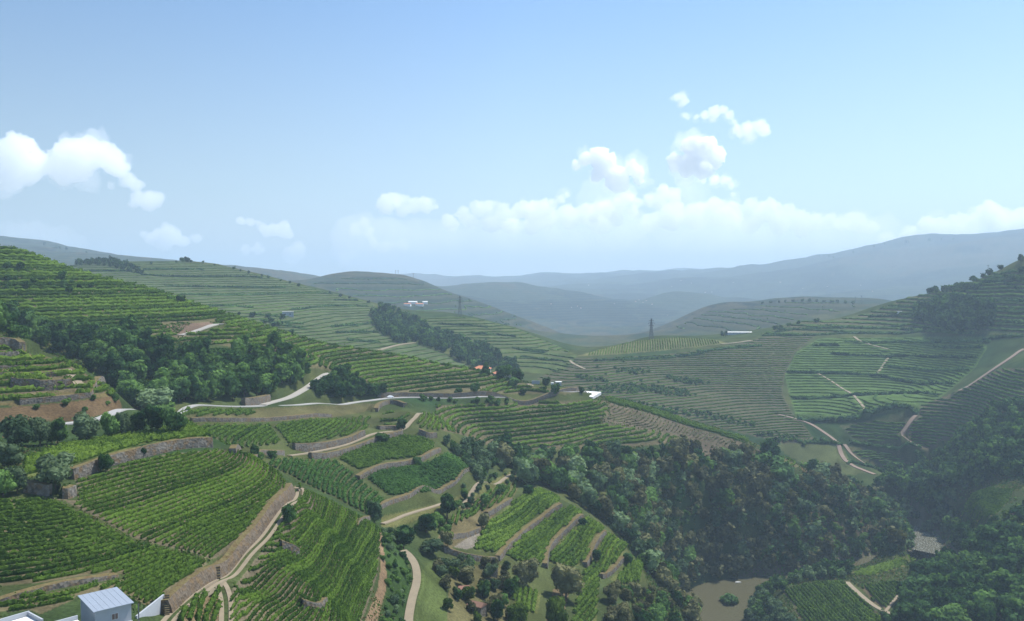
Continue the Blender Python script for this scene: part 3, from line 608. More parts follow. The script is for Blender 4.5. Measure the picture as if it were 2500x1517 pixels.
patch((2376,940,2500,850,2500,900,2400,960),740,1200,(.10,.11,.05),.8)
bed=near_verts(RIV,20); k=bed[1]<16; C[bed[0][0][k],bed[0][1][k]]=(.11,.095,.07)
C=np.clip(C*(1+.5*nB[...,None])*.85,.004,1)
# --- the ground sheets
def ground():
    m=N('ground_cover'); m.p.inputs['Roughness'].default_value=1.; m.p.inputs['Specular IOR Level'].default_value=.0
    a=m.n('Attribute',attribute_name='cover'); b=m.n('Attribute',attribute_name='band'); ph=m.n('Attribute',attribute_name='phase')
    ns=m.noise(.05,3,'World'); nf=m.noise(1.3,3,'World')
    t=m.math('FRACT',m.math('ADD',ph.outputs['Fac'],m.math('MULTIPLY_ADD',ns,.8,-.4)))
    rs=m.math('MULTIPLY',m.ramp(t,[(.52,(0,0,0)),(.62,(1,1,1))]),b.outputs['Fac'])
    bank=m.ramp(m.noise(.2,3,'World'),[(.4,(.055,.065,.03)),(.65,(.145,.115,.075))])
    c=m.mix(rs,a.outputs['Color'],bank)
    c=m.mix(1.0,c,m.ramp(nf,[(.3,(.65,.65,.65)),(.7,(1.35,1.35,1.3))]),'MULTIPLY')
    m.l(c,m.p.inputs['Base Color']); return m.m
M['ground']=ground()
def sheet(name,i0,i1):
    n=i1-i0; V=np.stack([XX[i0:i1],YY[i0:i1],ZT[i0:i1]],-1).reshape(-1,3)
    ii,jj=np.meshgrid(np.arange(n-1),np.arange(NA-1),indexing='ij'); a=(ii*NA+jj).ravel(); Q=np.stack([a,a+1,a+NA+1,a+NA],1)
    me=np_mesh(name,V,Q,M['ground'],True)
    at=me.color_attributes.new('cover','FLOAT_COLOR','POINT'); cc=np.ones((len(V),4),np.float32); cc[:,:3]=C[i0:i1].reshape(-1,3); at.data.foreach_set('color',cc.ravel())
    for nm,arr in (('band',BA),('phase',PH)):
        a_=me.attributes.new(nm,'FLOAT','POINT'); a_.data.foreach_set('value',arr[i0:i1].astype(np.float32).ravel())
    return tag(link(name,me),kind='structure')
k1=int(np.searchsorted(np.exp(LR),1600.)); k2=int(np.searchsorted(np.exp(LR),3900.))
sheet('ground',0,k1+1); sheet('hills',k1,k2+1); sheet('mountains',k2,NR)
# --- water
wm=N('river_water'); f=wm.noise(.9,4,'World'); rr_=wm.noise(.06,3,'World')
_g=wm.n('NewGeometry'); _s=wm.n('SeparateXYZ'); wm.l(_g.outputs['Position'],_s.inputs[0])
foam=wm.math('MULTIPLY',wm.ramp(f,[(.50,(0,0,0)),(.72,(1,1,1))]),wm.ramp(wm.math('MULTIPLY_ADD',_s.outputs['X'],1/400.,-.6),[(.02,(0,0,0)),(.15,(1,1,1))]))
wm.l(wm.mix(foam,(.085,.078,.042),(.42,.46,.47)),wm.p.inputs['Base Color']); wm.p.inputs['Roughness'].default_value=.22
bp=wm.n('Bump'); bp.inputs['Distance'].default_value=.12; wm.l(f,bp.inputs['Height']); wm.l(bp.outputs[0],wm.p.inputs['Normal'])
_d=np.gradient(RIV,axis=0); _d/=np.hypot(*_d.T)[:,None]; _n=np.stack([-_d[:,1],_d[:,0]],1)
Vw=np.concatenate([np.c_[RIV+_n*(_wd[:,None]+9)*s,np.zeros(len(RIV))] for s in (-1,-.3,.3,1)]); L_=len(RIV)
Qw=np.array([[k*L_+i,k*L_+i+1,(k+1)*L_+i+1,(k+1)*L_+i] for k in range(3) for i in range(L_-1)])[:,::-1]
tag(link('river',np_mesh('river',Vw,Qw,wm.m,True)),kind='structure')
# --- roads
def ribbon(p,z,hw,lift,prof=(-1,-.33,.33,1)):
    d=np.gradient(p,axis=0); d/=np.hypot(*d.T)[:,None]+1e-9; n=np.stack([-d[:,1],d[:,0]],1); L=len(p)
    V=np.concatenate([np.c_[p+n*hw*s,z+lift] for s in prof]+[np.c_[p+n*(hw+.25)*s,z-.8] for s in (prof[0],prof[-1])])
    Q=[]
    for k in range(len(prof)-1): Q+=[[k*L+i,(k+1)*L+i,(k+1)*L+i+1,k*L+i+1] for i in range(L-1)]
    e=len(prof); Q+=[[e*L+i,i,i+1,e*L+i+1] for i in range(L-1)]+[[(e-1)*L+i,(e+1)*L+i,(e+1)*L+i+1,(e-1)*L+i+1] for i in range(L-1)]
    return V,np.array(Q)[:,::-1]
for p,z,hw,mt,nm in RW:
    r=float(np.hypot(*p.mean(0))); V,Q=ribbon(p,z,hw,.12+r*.0006); tag(link(nm,np_mesh(nm,V,Q,M[mt])),kind='structure')
grass=plain('track_grass',(.13,.14,.05),1,.8,.3)
for p,z,hw,mt,nm in TW:
    d=np.gradient(p,axis=0); d/=np.hypot(*d.T)[:,None]+1e-9; n=np.stack([-d[:,1],d[:,0]],1)
    VV=[];QQ=[];o=0
    for s in (-.95,.95):
        V,Q=ribbon(p+n*s,z,.48,.14); VV.append(V);QQ.append(Q+o);o+=len(V)
    tag(link(nm,np_mesh(nm,np.concatenate(VV),np.concatenate(QQ),M[mt])),kind='structure')
# --- walls as solid blocks let into the slope
def wallmesh(p,up,zb,h,th,mat,name,batter=.12):
    L=len(p); zt=zb+h; jit=rng.normal(0,.07,L)+np.interp(np.arange(L),np.arange(0,L+6,6),rng.normal(0,.12,len(np.arange(0,L+6,6))))
    rows=[np.c_[p-up*.0,zb-.9],np.c_[p+up*(.0+batter*h*.5),zb+h*.5],np.c_[p+up*batter*h,zt+jit],np.c_[p+up*(batter*h+th*.5),zt+jit+.02],np.c_[p+up*(batter*h+th),zt+.03],np.c_[p+up*(batter*h+th),zb-.9]]
    V=np.concatenate(rows); Q=[]
    for k in range(5): Q+=[[k*L+i,k*L+i+1,(k+1)*L+i+1,(k+1)*L+i] for i in range(L-1)]
    Q.append([0,L,2*L,3*L]); Q.append([0,3*L,4*L,5*L]); e=L-1; Q.append([e,3*L+e,2*L+e,L+e]); Q.append([e,5*L+e,4*L+e,3*L+e])
    return np_mesh(name,V,Q,mat)
for n_,(p,up,zb,h,th,label,kind) in enumerate(WG):
    if kind=='wall': tag(link('stone_wall',wallmesh(p,up,zb,h,th,M['earth_wall'] if label.startswith('long grey brown') else M['stone'],'stone_wall',.45 if label.startswith('long grey brown') else .12)),label,'stone wall','dry stone terrace walls')
# ------------------------------------------------------------------ vine rows as level lines of the ground
def levels(S,mask,sp,off):
    ii,jj=np.nonzero(mask)
    if len(ii)<4: return []
    i0,i1,j0,j1=ii.min(),ii.max()+1,jj.min(),jj.max()+1
    S=S[i0:i1,j0:j1]/sp-off; Mk=mask[i0:i1,j0:j1]; X=XX[i0:i1,j0:j1]; Y=YY[i0:i1,j0:j1]; nj=S.shape[1]
    cm=Mk[:-1,:-1]&Mk[1:,:-1]&Mk[:-1,1:]&Mk[1:,1:]
    out=[]
    cmin=np.minimum(np.minimum(S[:-1,:-1],S[1:,:-1]),np.minimum(S[:-1,1:],S[1:,1:])); cmax=np.maximum(np.maximum(S[:-1,:-1],S[1:,:-1]),np.maximum(S[:-1,1:],S[1:,1:]))
    if not cm.any(): return []
    for lv in range(int(math.ceil(cmin[cm].min())),int(math.floor(cmax[cm].max()))+1):
        L=lv+1e-5; ci,cj=np.nonzero(cm&(cmin<L)&(cmax>L))
        if len(ci)==0: continue
        a=S[ci,cj]-L; b=S[ci,cj+1]-L; c=S[ci+1,cj+1]-L; d=S[ci+1,cj]-L
        # edges: 0 top (i,j)-(i,j+1), 1 right (i,j+1)-(i+1,j+1), 2 bottom, 3 left
        cross=np.stack([a*b<0,b*c<0,c*d<0,d*a<0],1)
        ids=np.stack([2*(ci*nj+cj),2*(ci*nj+cj+1)+1,2*((ci+1)*nj+cj),2*(ci*nj+cj)+1],1)
        def pt(e):
            i,j=(e//2)//nj,(e//2)%nj; h=(e%2==0); i2=np.where(h,i,i+1); j2=np.where(h,j+1,j)
            s0=S[i,j]-L; s1=S[i2,j2]-L; t=s0/(s0-s1+1e-12); return X[i,j]+(X[i2,j2]-X[i,j])*t, Y[i,j]+(Y[i2,j2]-Y[i,j])*t
        ok=cross.sum(1)==2; e=ids[ok][cross[ok]].reshape(-1,2)
        if len(e)==0: continue
        nb={}
        for u,v in e.tolist():
            nb.setdefault(u,[]).append(v); nb.setdefault(v,[]).append(u)
        seen=set(); starts=[k for k,v in nb.items() if len(v)==1]+list(nb)
        for s in starts:
            if s in seen: continue
            ch=[s]; seen.add(s); cur=s
            while True:
                nx=[q for q in nb[cur] if q not in seen]
                if not nx: break
                cur=nx[0]; seen.add(cur); ch.append(cur)
            if len(ch)>3:
                x,y=pt(np.array(ch)); out.append(np.stack([x,y],1))
    return out
def hedge(p,h,w,jit):
    L=len(p); z=zat(p[:,0],p[:,1]); d=np.gradient(p,axis=0); d/=np.hypot(*d.T)[:,None]+1e-9; n=np.stack([-d[:,1],d[:,0]],1)
    H=h*(1+rng.uniform(-jit,jit,L)); H[rng.random(L)<.04]*=.35; W=w*(1+rng.uniform(-jit,jit,L))*.5; H[[0,-1]]*=.5
    rows=[]
    for s,t in ((-.75,-.1),(-1.05,.5),(-.55,.92),(0,1.05),(.55,.92),(1.05,.5),(.75,-.1)):
        rows.append(np.c_[p+n*(W*s+rng.normal(0,.07*w,L))[:,None],z+H*t+rng.normal(0,.05*h,L)*(t>0)])
    V=np.concatenate(rows); i=np.arange(L-1); Q=np.concatenate([np.stack([k*L+i,k*L+i+1,(k+1)*L+i+1,(k+1)*L+i],1) for k in range(6)])
    return V,Q
def cards(c,size):
    """small leaf clump quads at centres c (n,3)"""
    n=len(c); a=rng.normal(size=(n,3)); a/=np.linalg.norm(a,axis=1)[:,None]; b=np.cross(a,rng.normal(size=(n,3))); b/=np.linalg.norm(b,axis=1)[:,None]+1e-9
    s=(size*rng.uniform(.6,1.3,n))[:,None]*.5; k=rng.uniform(.6,1.,n)[:,None]
    V=np.stack([c-a*s-b*s*k,c+a*s-b*s*.7,c+a*s*.8+b*s*k,c-a*s*.9+b*s],1).reshape(-1,3); return V,np.arange(4*n).reshape(n,4)
def row_geometry(p,c):
    r=float(np.hypot(*p.mean(0))); step=.55 if r<330 else .9 if r<480 else max(1.4,r*.0028)
    q=dense(p,step)
    if len(q)<3: return None
    near=r<330
    q=q+rng.normal(0,.05 if near else .1,q.shape)
    V,Q=hedge(q,c['h'],c['w'],.28)
    per=(9 if r<330 else 4.5 if r<500 else 1.6 if r<760 else 0)*c['dens']; size=.34 if r<330 else .5 if r<500 else .9
    ln=len(q)*step; n=int(ln*per)
    if n:
        t=rng.uniform(0,len(q)-1,n); i=t.astype(int); f=(t-i)[:,None]; i2=np.minimum(i+1,len(q)-1); pp=q[i]*(1-f)+q[i2]*f
        z=zat(pp[:,0],pp[:,1]); off=rng.normal(0,c['w']*.42,(n,2)); cc=np.c_[pp+off,z+c['h']*np.clip(rng.normal(.75,.28,n),.1,1.35)]
        V2,Q2=cards(cc,np.full(n,size)); Q=np.concatenate([Q,Q2+len(V)]); V=np.concatenate([V,V2])
    return V,Q,ln/r*c['h']
ALLR=[]
for c in PARCELS:
    S=Z0
    if c['dirn'] is None and c['sp']<1.2:
        S=S.copy(); _i,_j=np.nonzero(c['mask'])
        if len(_i)==0: continue
        a0,a1,b0,b1=max(_i.min()-30,0),_i.max()+30,max(_j.min()-30,0),min(_j.max()+30,NA); T=S[a0:a1,b0:b1]
        for _ in range(2):
            for ax in (0,1):
                w_=31; pd=[(0,0),(0,0)]; pd[ax]=(w_//2+1,w_//2); cs=np.cumsum(np.pad(T,pd,'edge'),axis=ax)
                T=(cs[w_:]-cs[:-w_])/w_ if ax==0 else (cs[:,w_:]-cs[:,:-w_])/w_
        S[a0:a1,b0:b1]=T
    if c['dirn'] is not None:
        if isinstance(c['dirn'],str): d=c['P'].mean(0); x,y,_=ray(*d); v=np.array([x,y],float)
        elif isinstance(c['dirn'][0],tuple): q=onground(c['dirn'],c['rmin']); q=q if len(q)==2 else onground(c['dirn']); v=q[1]-q[0]
        else: v=np.array(c['dirn'],float)
        v/=np.hypot(*v); S=XX*v[1]-YY*v[0]; S=S+.0*nB
        if c['sp']<1: c['sp']=1.9
        S=S+n2(xf,yf,35.,2,6.).reshape(XX.shape)*.9
    else:
        S=S+.10*c['sp']*nB+(.55*c['sp']*nA if c['rmin']>700 else 0)
    if c['tilt']: S=S+c['tilt'][0]*XX+c['tilt'][1]*YY
    k=0
    for p in levels(S,c['mask'],c['sp'],c['off']):
        ln=np.hypot(*np.diff(p,axis=0).T).sum()
        if ln<4.5 or (ln<14 and np.hypot(*p.mean(0))>700): continue
        # long rows are broken by the paths across them
        g_=row_geometry(p,c)
        if g_: ALLR.append((g_[2],g_[0],g_[1],c)); k+=1
def _inview(V):
    q=V[::max(1,len(V)//12)]; a,b=project(q[:,0],q[:,1],q[:,2]); return bool(((a>0)&(a<2500)&(b<1517)).any())
ALLR=[(s if _inview(V) else s*1e-3,V,Q,c) for s,V,Q,c in ALLR]
ALLR.sort(key=lambda t:-t[0]); print('vine rows',len(ALLR),'verts',sum(len(a[1]) for a in ALLR))
ORD=['','first','second','third','fourth','fifth','sixth','seventh','eighth','ninth','tenth','eleventh','twelfth','thirteenth','fourteenth','fifteenth','sixteenth','seventeenth','eighteenth','nineteenth','twentieth']
TENS={20:('twenty','twentieth'),30:('thirty','thirtieth'),40:('forty','fortieth'),50:('fifty','fiftieth'),60:('sixty','sixtieth'),70:('seventy','seventieth'),80:('eighty','eightieth'),90:('ninety','ninetieth')}
def ordinal(n):
    if n<=20: return ORD[n]
    if n>=100: return str(n)+'th'
    t=n//10*10; return TENS[t][1] if n==t else TENS[t][0]+'-'+ORD[n-t]
for c in PARCELS:
    mine=[(float(project(*[np.array(v) for v in a[1].mean(0)])[0 if c['dirn'] is not None else 1]),k) for k,a in enumerate(ALLR) if a[3] is c and a[0]>.02]; mine.sort(); c['rank']={k:i+1 for i,(_,k) in enumerate(mine)}
for k,(s,V,Q,c) in enumerate(ALLR[:295]):
    tag(link('vine_row',np_mesh('vine_row',V,Q,M[c['mat']])),ordinal(c['rank'].get(k,1))+' vine row from the '+('left' if c['dirn'] is not None else 'top')+' '+c['where'],'vine row','vine rows '+c['where'])
rest={}
for s,V,Q,c in ALLR[295:]: rest.setdefault(c['mat'],[]).append((V,Q))
mats=list(rest); VV=[];QQ=[];MI=[];o=0
for k,mn in enumerate(mats):
    for V,Q in rest[mn]: VV.append(V); QQ.append(Q+o); MI.append(np.full(len(Q),k,np.int32)); o+=len(V)
me=np_mesh('distant_vines',np.concatenate(VV),np.concatenate(QQ),[M[k] for k in mats]); me.polygons.foreach_set('material_index',np.concatenate(MI))
tag(link('distant_vines',me),'rows of vines striping the slopes farther off','vines',kind='stuff')
# ------------------------------------------------------------------ trees and shrubs
def crown_cards(n,lobes,size,seed):
    g=np.random.default_rng(seed); L=np.array(lobes); w=L[:,3]**2*L[:,4]; k=g.choice(len(L),n,p=w/w.sum())
    d=g.normal(size=(n,3)); d/=np.linalg.norm(d,axis=1)[:,None]; r=g.uniform(.62,1.06,n)[:,None]
    c=L[k,:3]+d*r*np.stack([L[k,3],L[k,3],L[k,4]],1)
    nrm=d+g.normal(0,.55,(n,3)); nrm/=np.linalg.norm(nrm,axis=1)[:,None]; t=np.cross(nrm,g.normal(size=(n,3))); t/=np.linalg.norm(t,axis=1)[:,None]+1e-9; b=np.cross(nrm,t)
    s=(size*g.uniform(.6,1.35,n))[:,None]*.5
    V=np.stack([c-t*s-b*s*.8,c+t*s*1.1-b*s*.6,c+t*s*.8+b*s,c-t*s*.9+b*s*.9],1).reshape(-1,3); return V,np.arange(4*n).reshape(n,4)
def ico(sub=1):
    import bmesh
    bm=bmesh.new(); bmesh.ops.create_icosphere(bm,subdivisions=sub,radius=1); V=np.array([v.co[:] for v in bm.verts]); T=np.array([[v.index for v in f.verts] for f in bm.faces]); bm.free(); return V,T
ICO1=ico(2); ICO0=ico(1)
def crown_mesh(kind,seed,lod):
    """unit crown: height 1 from the ground, built from lobes with leaf clumps over a dark core"""
    g=np.random.default_rng(seed)
    if kind=='round': base=.1; n=9; W=.36; Hh=.38; mid=.50
    elif kind=='tall': base=.12; n=7; W=.20; Hh=.34; mid=.56
    elif kind=='shrub': base=.0; n=5; W=.42; Hh=.36; mid=.48
    elif kind=='olive': base=.16; n=9; W=.42; Hh=.36; mid=.50
    elif kind=='cone': base=.05; n=6; W=.2; Hh=.3; mid=.5
    lobes=[]
    if kind=='cone':
        for i in range(7): t=i/6; lobes.append((g.normal(0,.012),g.normal(0,.012),.14+.76*t,.26*(1-t)+.05,.10))
    else:
        lobes.append((0,0,mid,W*.85,Hh))
        for i in range(n):
            a=g.uniform(0,6.28); r=W*g.uniform(.45,.85); z=mid+g.uniform(-.6,.75)*Hh; q=g.uniform(.34,.6)
            lobes.append((math.cos(a)*r,math.sin(a)*r,z,W*q,Hh*q*1.05))
    nc,sz={0:(1500,.066),1:(620,.095),2:(170,.15)}[lod]
    V,Q=crown_cards(nc,lobes,sz*(1.25 if kind=='shrub' else 1),seed)
    T=[];VV=[V];o=len(V); iv,it=(ICO1 if lod==0 else ICO0)
    for lb in lobes[:(99 if lod<2 else 4)]:
        q=iv*np.array([lb[3],lb[3],lb[4]])*.84*(1+g.uniform(-.14,.14,(len(iv),1)))+np.array(lb[:3]); VV.append(q); T.append(it+o); o+=len(q)
    return np.concatenate(VV),Q,np.concatenate(T)
def trunk_mesh(seed,h=.6,r=.022):
    g=np.random.default_rng(seed); VV=[];QQ=[];o=0
    def limb(a,b,r0,r1,n=6):
        nonlocal o
        a=np.array(a,float); b=np.array(b,float); t=np.linspace(0,1,4); ax=b-a; u=np.cross(ax,(0.3,1,.1)); u/=np.linalg.norm(u); v=np.cross(ax,u); v/=np.linalg.norm(v)
        for k in range(4):
            c=a+ax*t[k]+(g.normal(0,.006,3) if 0<k<3 else 0); rr=r0+(r1-r0)*t[k]
            for j in range(n): an=6.283*j/n; VV.append(c+(u*math.cos(an)+v*math.sin(an))*rr)
        for k in range(3):
            for j in range(n): QQ.append([o+k*n+j,o+k*n+(j+1)%n,o+(k+1)*n+(j+1)%n,o+(k+1)*n+j])
        o+=4*n
    limb((0,0,-.06),(0,0,h*.55),r*1.3,r*.8)
    for i in range(4):
        a=g.uniform(0,6.28); limb((0,0,h*.45),(math.cos(a)*.16,math.sin(a)*.16,h*(.85+g.uniform(0,.3))),r*.7,r*.25,5)
    return np.array(VV),np.array(QQ)
TRK=[np_mesh('trunk',*trunk_mesh(50+i),M['bark']) for i in range(3)]
CM={}
def crown(kind,mat,var,lod):
    k=(kind,mat,var,lod)
    if k not in CM:
        V,Q,T=crown_mesh(kind,var*13+hash_(kind),lod); CM[k]=np_mesh('crown',V,Q,M[mat],False,T)
    return CM[k]
def hash_(s): return sum(ord(c)*(i+3) for i,c in enumerate(s))
CMG={}
def crown_geo(kind,var,lod):
    k=(kind,var,lod)
    if k not in CMG: CMG[k]=crown_mesh(kind,var*13+hash_(kind),lod)
    return CMG[k]
def plant(name,label,cat,group,x,y,H,Wf,kind,mat,var,rot,lod,trunk=True,zoff=0.):
    z=float(zat(x,y))+zoff
    if kind=='shrub':
        o=link(name,crown(kind,mat,var,lod),loc=(x,y,z-.05*H)); o.scale=(H*Wf,H*Wf,H); o.rotation_euler=(0,0,rot); return tag(o,label,cat,group)
    e=link(name,None,loc=(x,y,z)); e.empty_display_size=.5; e.scale=(H*Wf,H*Wf,H); e.rotation_euler=(0,0,rot); tag(e,label,cat,group)
    if trunk: link('trunk',TRK[var%3],e)
    link('crown',crown(kind,mat,var,lod),e); return e
# --- single trees: photo x, photo y of the foot, height px, width px, kind, material, label, rmin, rmax
SINGLE=[
 (135,1190,72,88,'olive','olive','big dark olive tree on the stone recess left of the long wall',150,330,'olive tree'),
 (258,1155,44,36,'olive','tree','dark bushy tree against the middle of the long stone wall',150,330,'tree'),
 (347,1113,26,20,'shrub','tree','small shrub growing out of the long stone wall near its upper end',150,330,'shrub'),
 (706,1280,48,42,'round','tree_dark','lone dark round tree beside the dirt track',150,330,'tree'),
 (45,1100,74,72,'olive','olive','leftmost full crowned olive tree in the row under the white road',200,330,'olive tree'),
 (98,1090,66,56,'olive','olive','second olive tree from the left in the row under the white road',200,330,'olive tree'),
 (140,1086,60,48,'olive','tree','third olive tree in the row, before the bare earth gap',200,330,'olive tree'),
 (212,1082,66,68,'olive','olive','grey green olive tree just right of the bare earth gap',200,330,'olive tree'),
 (268,1072,60,40,'olive','tree','slim olive tree right of the grey green one in the row',200,330,'olive tree'),
 (303,1066,58,42,'olive','olive','olive tree in the middle of the right half of the row',200,330,'olive tree'),
 (336,1060,54,40,'olive','tree','olive tree just left of the white bend of the road',200,340,'olive tree'),
 (380,1058,64,52,'olive','tree_dark','dark olive tree in front of the feathery tree',200,345,'olive tree'),
 (425,1060,58,56,'olive','tree','last olive tree at the right end of the row',200,345,'olive tree'),
 (375,1012,58,96,'round','willow','wide feathery grey green tree beside the white road',330,430,'tree'),
 (398,1020,34,54,'round','tree','green tree right below the feathery tree, hiding the road bend',300,430,'tree'),
 (22,1150,62,60,'olive','olive','olive tree at the left edge above the stone recess',180,300,'olive tree'),
 (8,1215,64,60,'olive','tree','olive tree cut by the left edge of the picture',180,260,'olive tree'),
 (42,1205,62,50,'olive','olive','olive tree beside the left end of the stone recess',180,260,'olive tree'),
 (980,1052,36,28,'round','tree_dark','very dark round tree beside the pale track',400,520,'tree'),
 (935,1082,28,36,'shrub','tree','round green bush on the lower side of the pale track',380,520,'bush'),
 (1019,1136,24,24,'shrub','tree_dark','dark bush on the wall between the two leafy plots',340,480,'bush'),
 (1092,1267,66,38,'tall','tree_dark','tall dark tree with two tops beside the thin grass path',330,480,'tree'),
 (1183,1240,38,20,'tall','tree','slender small tree in the shrubs right of the grass path',360,520,'tree'),
 (1136,1220,22,16,'shrub','tree','small bush below the curved brown wall',330,480,'bush'),
 (1268,1140,58,46,'cone','tree_dark','dark conical tree at the left end of the wood under the striped terraces',440,560,'conifer'),
 (1318,1138,44,34,'tall','tree_dark','dark tree just right of the conical tree',440,580,'tree'),
 (915,1285,54,44,'round','willow','feathery grey green tree at the tip of the curved plot',300,420,'tree'),
 (985,1340,60,70,'round','tree_dark','dark spreading tree above the start of the pale path',260,380,'tree'),
 (1040,1300,48,56,'round','tree','broad dark green tree between the paths',280,420,'tree'),
 (1050,1352,36,66,'olive','olive','low grey olive tree right of the start of the pale path',250,380,'olive tree'),
 (1092,1335,40,34,'round','dry_tree','brownish tree left of the bare stony patch',260,400,'tree'),
 (1180,1290,40,32,'round','dry_tree','thin brown tree at the top of the stony patch',300,440,'tree'),
 (1535,1376,30,28,'shrub','tree_dark','round dark bush at the end of the lowest terrace wall',300,450,'bush'),
 (1455,1374,34,22,'tall','tree_dark','dark upright bush on the third lower terrace',300,450,'bush'),
 (1424,1284,22,22,'shrub','tree_dark','dark bush at the top end of the second lower wall',320,460,'bush'),
 (1288,1212,30,28,'round','tree_dark','dark tree at the top of the first lower terrace',340,480,'tree'),
 (1282,1432,68,66,'round','dry_tree','large brownish tree standing on the second lower terrace',240,420,'tree'),
 (1382,1462,86,86,'round','dry_tree','biggest brown tree, in the middle of the lower terraces',240,420,'tree'),
 (1357,1540,90,60,'round','lime_tree','yellow green tree at the bottom edge below the brown tree',200,400,'tree'),
 (1258,1540,70,54,'round','lime_tree','light green tree at the bottom edge beside the garden plot',180,400,'tree'),
 (1495,1470,50,48,'round','dry_tree','brownish tree right of the long narrow terrace',240,420,'tree'),
 (1545,1465,44,42,'round','dry_tree','small brown tree in front of the last clearing',240,440,'tree'),
 (1520,1530,60,66,'round','dry_tree','grey brown tree at the bottom edge above the pond',220,440,'tree'),
 (1600,1535,62,60,'round','tree','green tree at the bottom edge left of the pond',240,460,'tree'),
 (1182,1460,40,36,'round','tree_dark','dark tree beside the small brown roof',200,380,'tree'),
 (1140,1440,58,40,'tall','dry_tree','slim grey brown tree left of the small brown roof',200,380,'tree'),
 (1215,1520,60,40,'round','tree','tree at the bottom edge right of the small brown roof',180,380,'tree'),
 (1880,1128,56,56,'round','tree_dark','dark round tree on the end of the ridge above the wood',560,740,'tree'),
 (1905,1190,68,84,'round','tree_dark','large dark tree below the end of the ridge',560,740,'tree'),
 (1982,1165,42,38,'round','tree_dark','dark tree right of the little vine bowl on the ridge',560,760,'tree'),
 (1780,1475,30,42,'shrub','tree_dark','round bush in the muddy pond',400,640,'bush'),
 (1672,1102,40,22,'tall','dry_tree','slim dark tree on the lower edge of the bare plot',520,700,'tree'),
 (1705,1110,26,24,'shrub','tree','bush right of the slim dark tree on the bare plot',520,700,'bush'),
 (1186,915,32,22,'cone','tree_dark','pointed conifer behind the left red roof',560,720,'conifer'),
 (1228,926,36,40,'round','tree_dark','dark tree standing between the two red roofs',560,720,'tree'),
 (1264,926,34,38,'round','tree_dark','dark tree just right of the red roofs',560,720,'tree'),
 (1254,944,26,32,'shrub','tree','bush in front of the red roofed house',560,720,'bush'),
 (1333,946,24,26,'round','tree_dark','tree left of the small white hut',560,720,'tree'),
 (1355,966,30,22,'round','tree_dark','dark tree at the edge of the long retaining wall near its right end',540,720,'tree'),
 (1420,962,20,14,'shrub','tree_dark','bush left of the white roofed tank',540,720,'bush'),
 (1277,962,16,20,'shrub','tree','small bush on the bank under the red roofed house',540,720,'bush'),
 (1160,962,28,28,'round','tree_dark','tree on top of the long retaining wall',540,720,'tree'),
 (1118,962,18,20,'shrub','tree_dark','small bush on top of the long retaining wall',540,720,'bush'),
 (446,641,12,13,'round','tree_dark','left of the pair of trees on the hill top',1200,1700,'tree'),
 (457,641,13,13,'round','tree_dark','right of the pair of trees on the hill top',1200,1700,'tree'),
 (430,641,5,6,'shrub','tree_dark','tiny bush left of the pair of trees on the hill top',1200,1700,'bush'),
 (222,705,13,16,'round','tree_dark','dark tree on the upper edge of the near left hillside',450,750,'tree'),
 (443,740,20,22,'round','tree_dark','dark tree at the shoulder of the striped hillside',450,750,'tree'),
 (418,734,14,20,'shrub','tree','bush left of the tree at the hillside shoulder',450,750,'bush'),
 (20,658,16,18,'round','tree_dark','left of the two small trees in the upper left vines',450,750,'tree'),
 (50,660,18,20,'round','tree_dark','right of the two small trees in the upper left vines',450,750,'tree'),
 (2378,690,14,14,'round','tree_dark','round tree alone on the right hand sky line',950,1500,'tree'),
 (2334,697,12,13,'round','tree_dark','small round tree left of the lone one on the sky line',950,1500,'tree'),
]
used=[]
def unseen_ok(x,y): return True
for i,(px,py,hp,wp,kd,mt,lab,rmin,rmax,cat) in enumerate(SINGLE):
    P=onground([(px,min(py,1900))],rmin,rmax)
    if len(P)==0: P=onground([(px,py+6)],rmin,rmax)
    if len(P)==0: print('no ground',lab); continue
    x,y=P[0]; r=float(math.hypot(x,y)); H=hp*r/F*1.06; wf=(wp*r/F)/H/(.95 if kd=='olive' else .95 if kd=='shrub' else .85 if kd=='round' else .42 if kd=='tall' else .5)
    nm={'olive tree':'olive_tree','bush':'bush','shrub':'bush','conifer':'conifer_tree','tree':'tree'}[cat]
    plant(nm,lab,cat,None,x,y,H,wf,kd,mt,i%4,i*1.7,0 if r<480 else 1); used.append((x,y,H*wf*.3))
